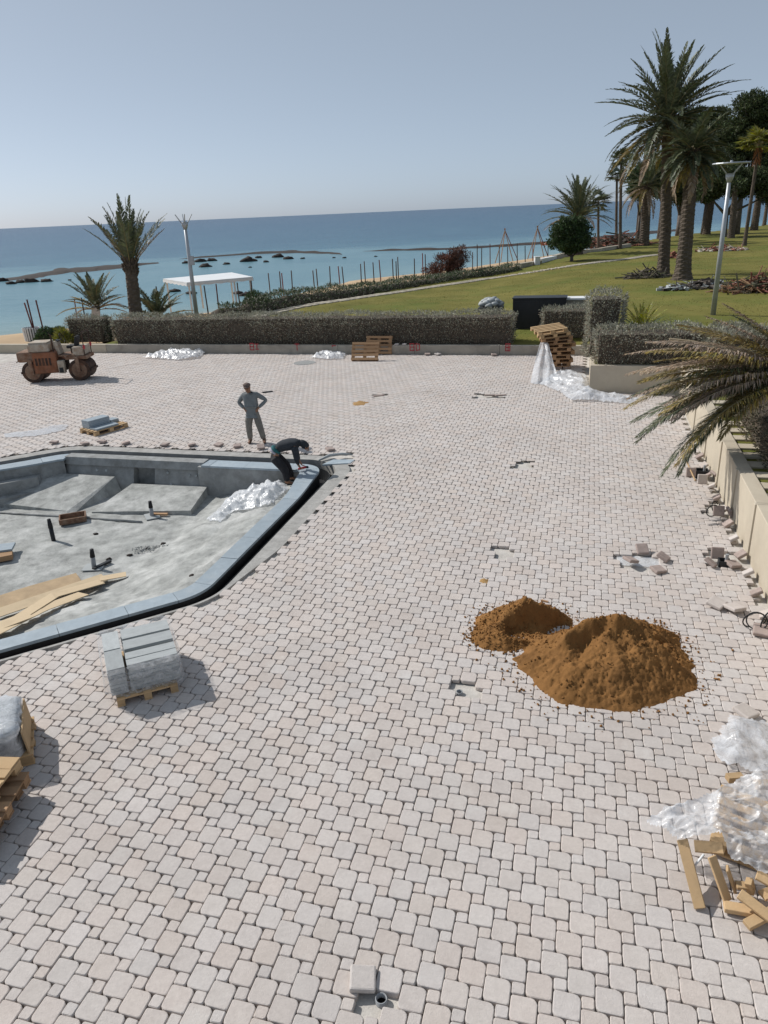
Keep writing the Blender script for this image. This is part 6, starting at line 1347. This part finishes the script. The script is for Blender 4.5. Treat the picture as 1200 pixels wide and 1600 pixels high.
# ------------------------------------------------------------------ broken pallet and film at the right edge
def stick(label, a, b_, wd=.10, th=.022, roll=0, m_=WOODN, name='wood_plank'):
    a, b_ = Vector(a), Vector(b_); d = b_-a; o = link(name, None); COL.objects.unlink(o); bpy.data.objects.remove(o)
    mb = MB(); mb.box((0, 0, 0), (d.length, wd, th)); q = d.to_track_quat('X', 'Z'); o = mb.build(name, m_, None, loc=(a+b_)/2); o.rotation_mode = 'QUATERNION'
    from mathutils import Quaternion
    o.rotation_quaternion = q@Quaternion((1, 0, 0), roll); bv = o.modifiers.new('b', 'BEVEL'); bv.width = .004; return tag(o, label, 'plank')
def a3(px, py, z): return at(px, py, z)
stick('long plank leaning at the left end of the broken pallet', a3(1066, 1312, .34), a3(1094, 1420, .03), .10, .024, .5)
stick('second leaning plank of the broken pallet with a pale face', a3(1112, 1338, .34), a3(1137, 1408, .05), .10, .024, -.2)
stick('short plank under the clear film of the broken pallet', a3(1085, 1322, .30), a3(1130, 1326, .33), .12, .024, .2)
stick('upright offcut right of the second leaning plank', a3(1136, 1356, .26), a3(1149, 1392, .04), .09, .024, -.3)
stick('long plank lying flat at the near edge of the wood heap', a3(1131, 1416, .05), a3(1208, 1430, .05), .10, .05, 0)
stick('plank crossing the wood heap towards the right edge', a3(1155, 1396, .20), a3(1215, 1442, .12), .10, .03, .2)
stick('thick plank sticking out nearest the camera in the wood heap', a3(1166, 1446, .06), a3(1240, 1408, .14), .09, .05, .1)
stick('horizontal short plank in the dark middle of the wood heap', a3(1150, 1383, .14), a3(1176, 1385, .14), .08, .03, 0)
stick('small block standing in the dark middle of the wood heap', a3(1170, 1376, .2), a3(1174, 1394, .08), .09, .06, 0)
stick('upper right plank of the wood heap', a3(1182, 1366, .28), a3(1240, 1398, .22), .10, .03, .2)
stick('rear plank hidden under the film at the right edge', a3(1180, 1226, .2), a3(1240, 1226, .2), .10, .06, 0); stick('short pale block poking out below the upper film', a3(1136, 1216, .14), a3(1160, 1214, .14), .09, .07, 0)
stick('right plank low in the wood heap at the edge', a3(1190, 1400, .1), a3(1245, 1380, .1), .1, .03, .1)
pallet('broken pallet lying under the clear film at the right edge', at(1185, 1345)+Vector((.25, .15, .02)), (R(4), R(6), R(-30)), 'n', None)
def drape():
    out = [(1007, 1284, .34), (1050, 1268, .40), (1100, 1248, .46), (1150, 1215, .46), (1210, 1196, .44), (1300, 1200, .4), (1300, 1340, .40), (1215, 1372, .32), (1180, 1362, .30), (1143, 1346, .34), (1120, 1312, .40), (1060, 1314, .38), (1030, 1300, .35)]
    P = [at(x, y, z) for x, y, z in out]; c = sum(P, Vector())/len(P); poly = [(p.x-c.x, p.y-c.y) for p in P]; xs = [p[0] for p in poly]; ys = [p[1] for p in poly]; nx = ny = 120; V = []; F = []; ok = []
    for j in range(ny+1):
        for i in range(nx+1):
            x = min(xs)+(max(xs)-min(xs))*i/nx; y = min(ys)+(max(ys)-min(ys))*j/ny; ok.append(inpoly(x+.015*noise.noise(Vector((x*9, y*9, 1))), y+.015*noise.noise(Vector((x*9, y*9, 6))), poly))
            w_ = [1/((x-a[0])**2+(y-a[1])**2+.01)**2 for a in poly]; z = sum(w*p.z for w, p in zip(w_, P))/sum(w_)
            rid = sum(max(0, 1-abs(noise.noise(Vector((x*1.6*f+y*1.1*f, y*3.0*f-x*.8*f, 11+f)))*2.2))**2*a for f, a in ((.8, .7), (1.9, .4), (4.2, .18), (9, .07))); z += .15*(rid-.35); V.append((x, y, z))
    for j in range(ny):
        for i in range(nx):
            a = j*(nx+1)+i; q = (a, a+1, a+nx+2, a+nx+1)
            if all(ok[k] for k in q): F.append(q)
    tag(link('clear_film', npmesh('clear_film', V, F, FILMC, True), None, c-Vector((0, 0, c.z))), 'large crumpled clear film draped over the broken pallet wood', 'plastic sheet')
    o = thing('strap', 'white plastic strap hanging from the film beside the first plank', 'strap', a3(1092, 1360, 0)); q = o.location; MB().tube([a3(1100, 1335, .3)-q, a3(1086, 1352, .2)-q, a3(1086, 1375, .1)-q, a3(1092, 1400, .02)-q], .012, 5).build('band', WHITE, o, True)
drape()
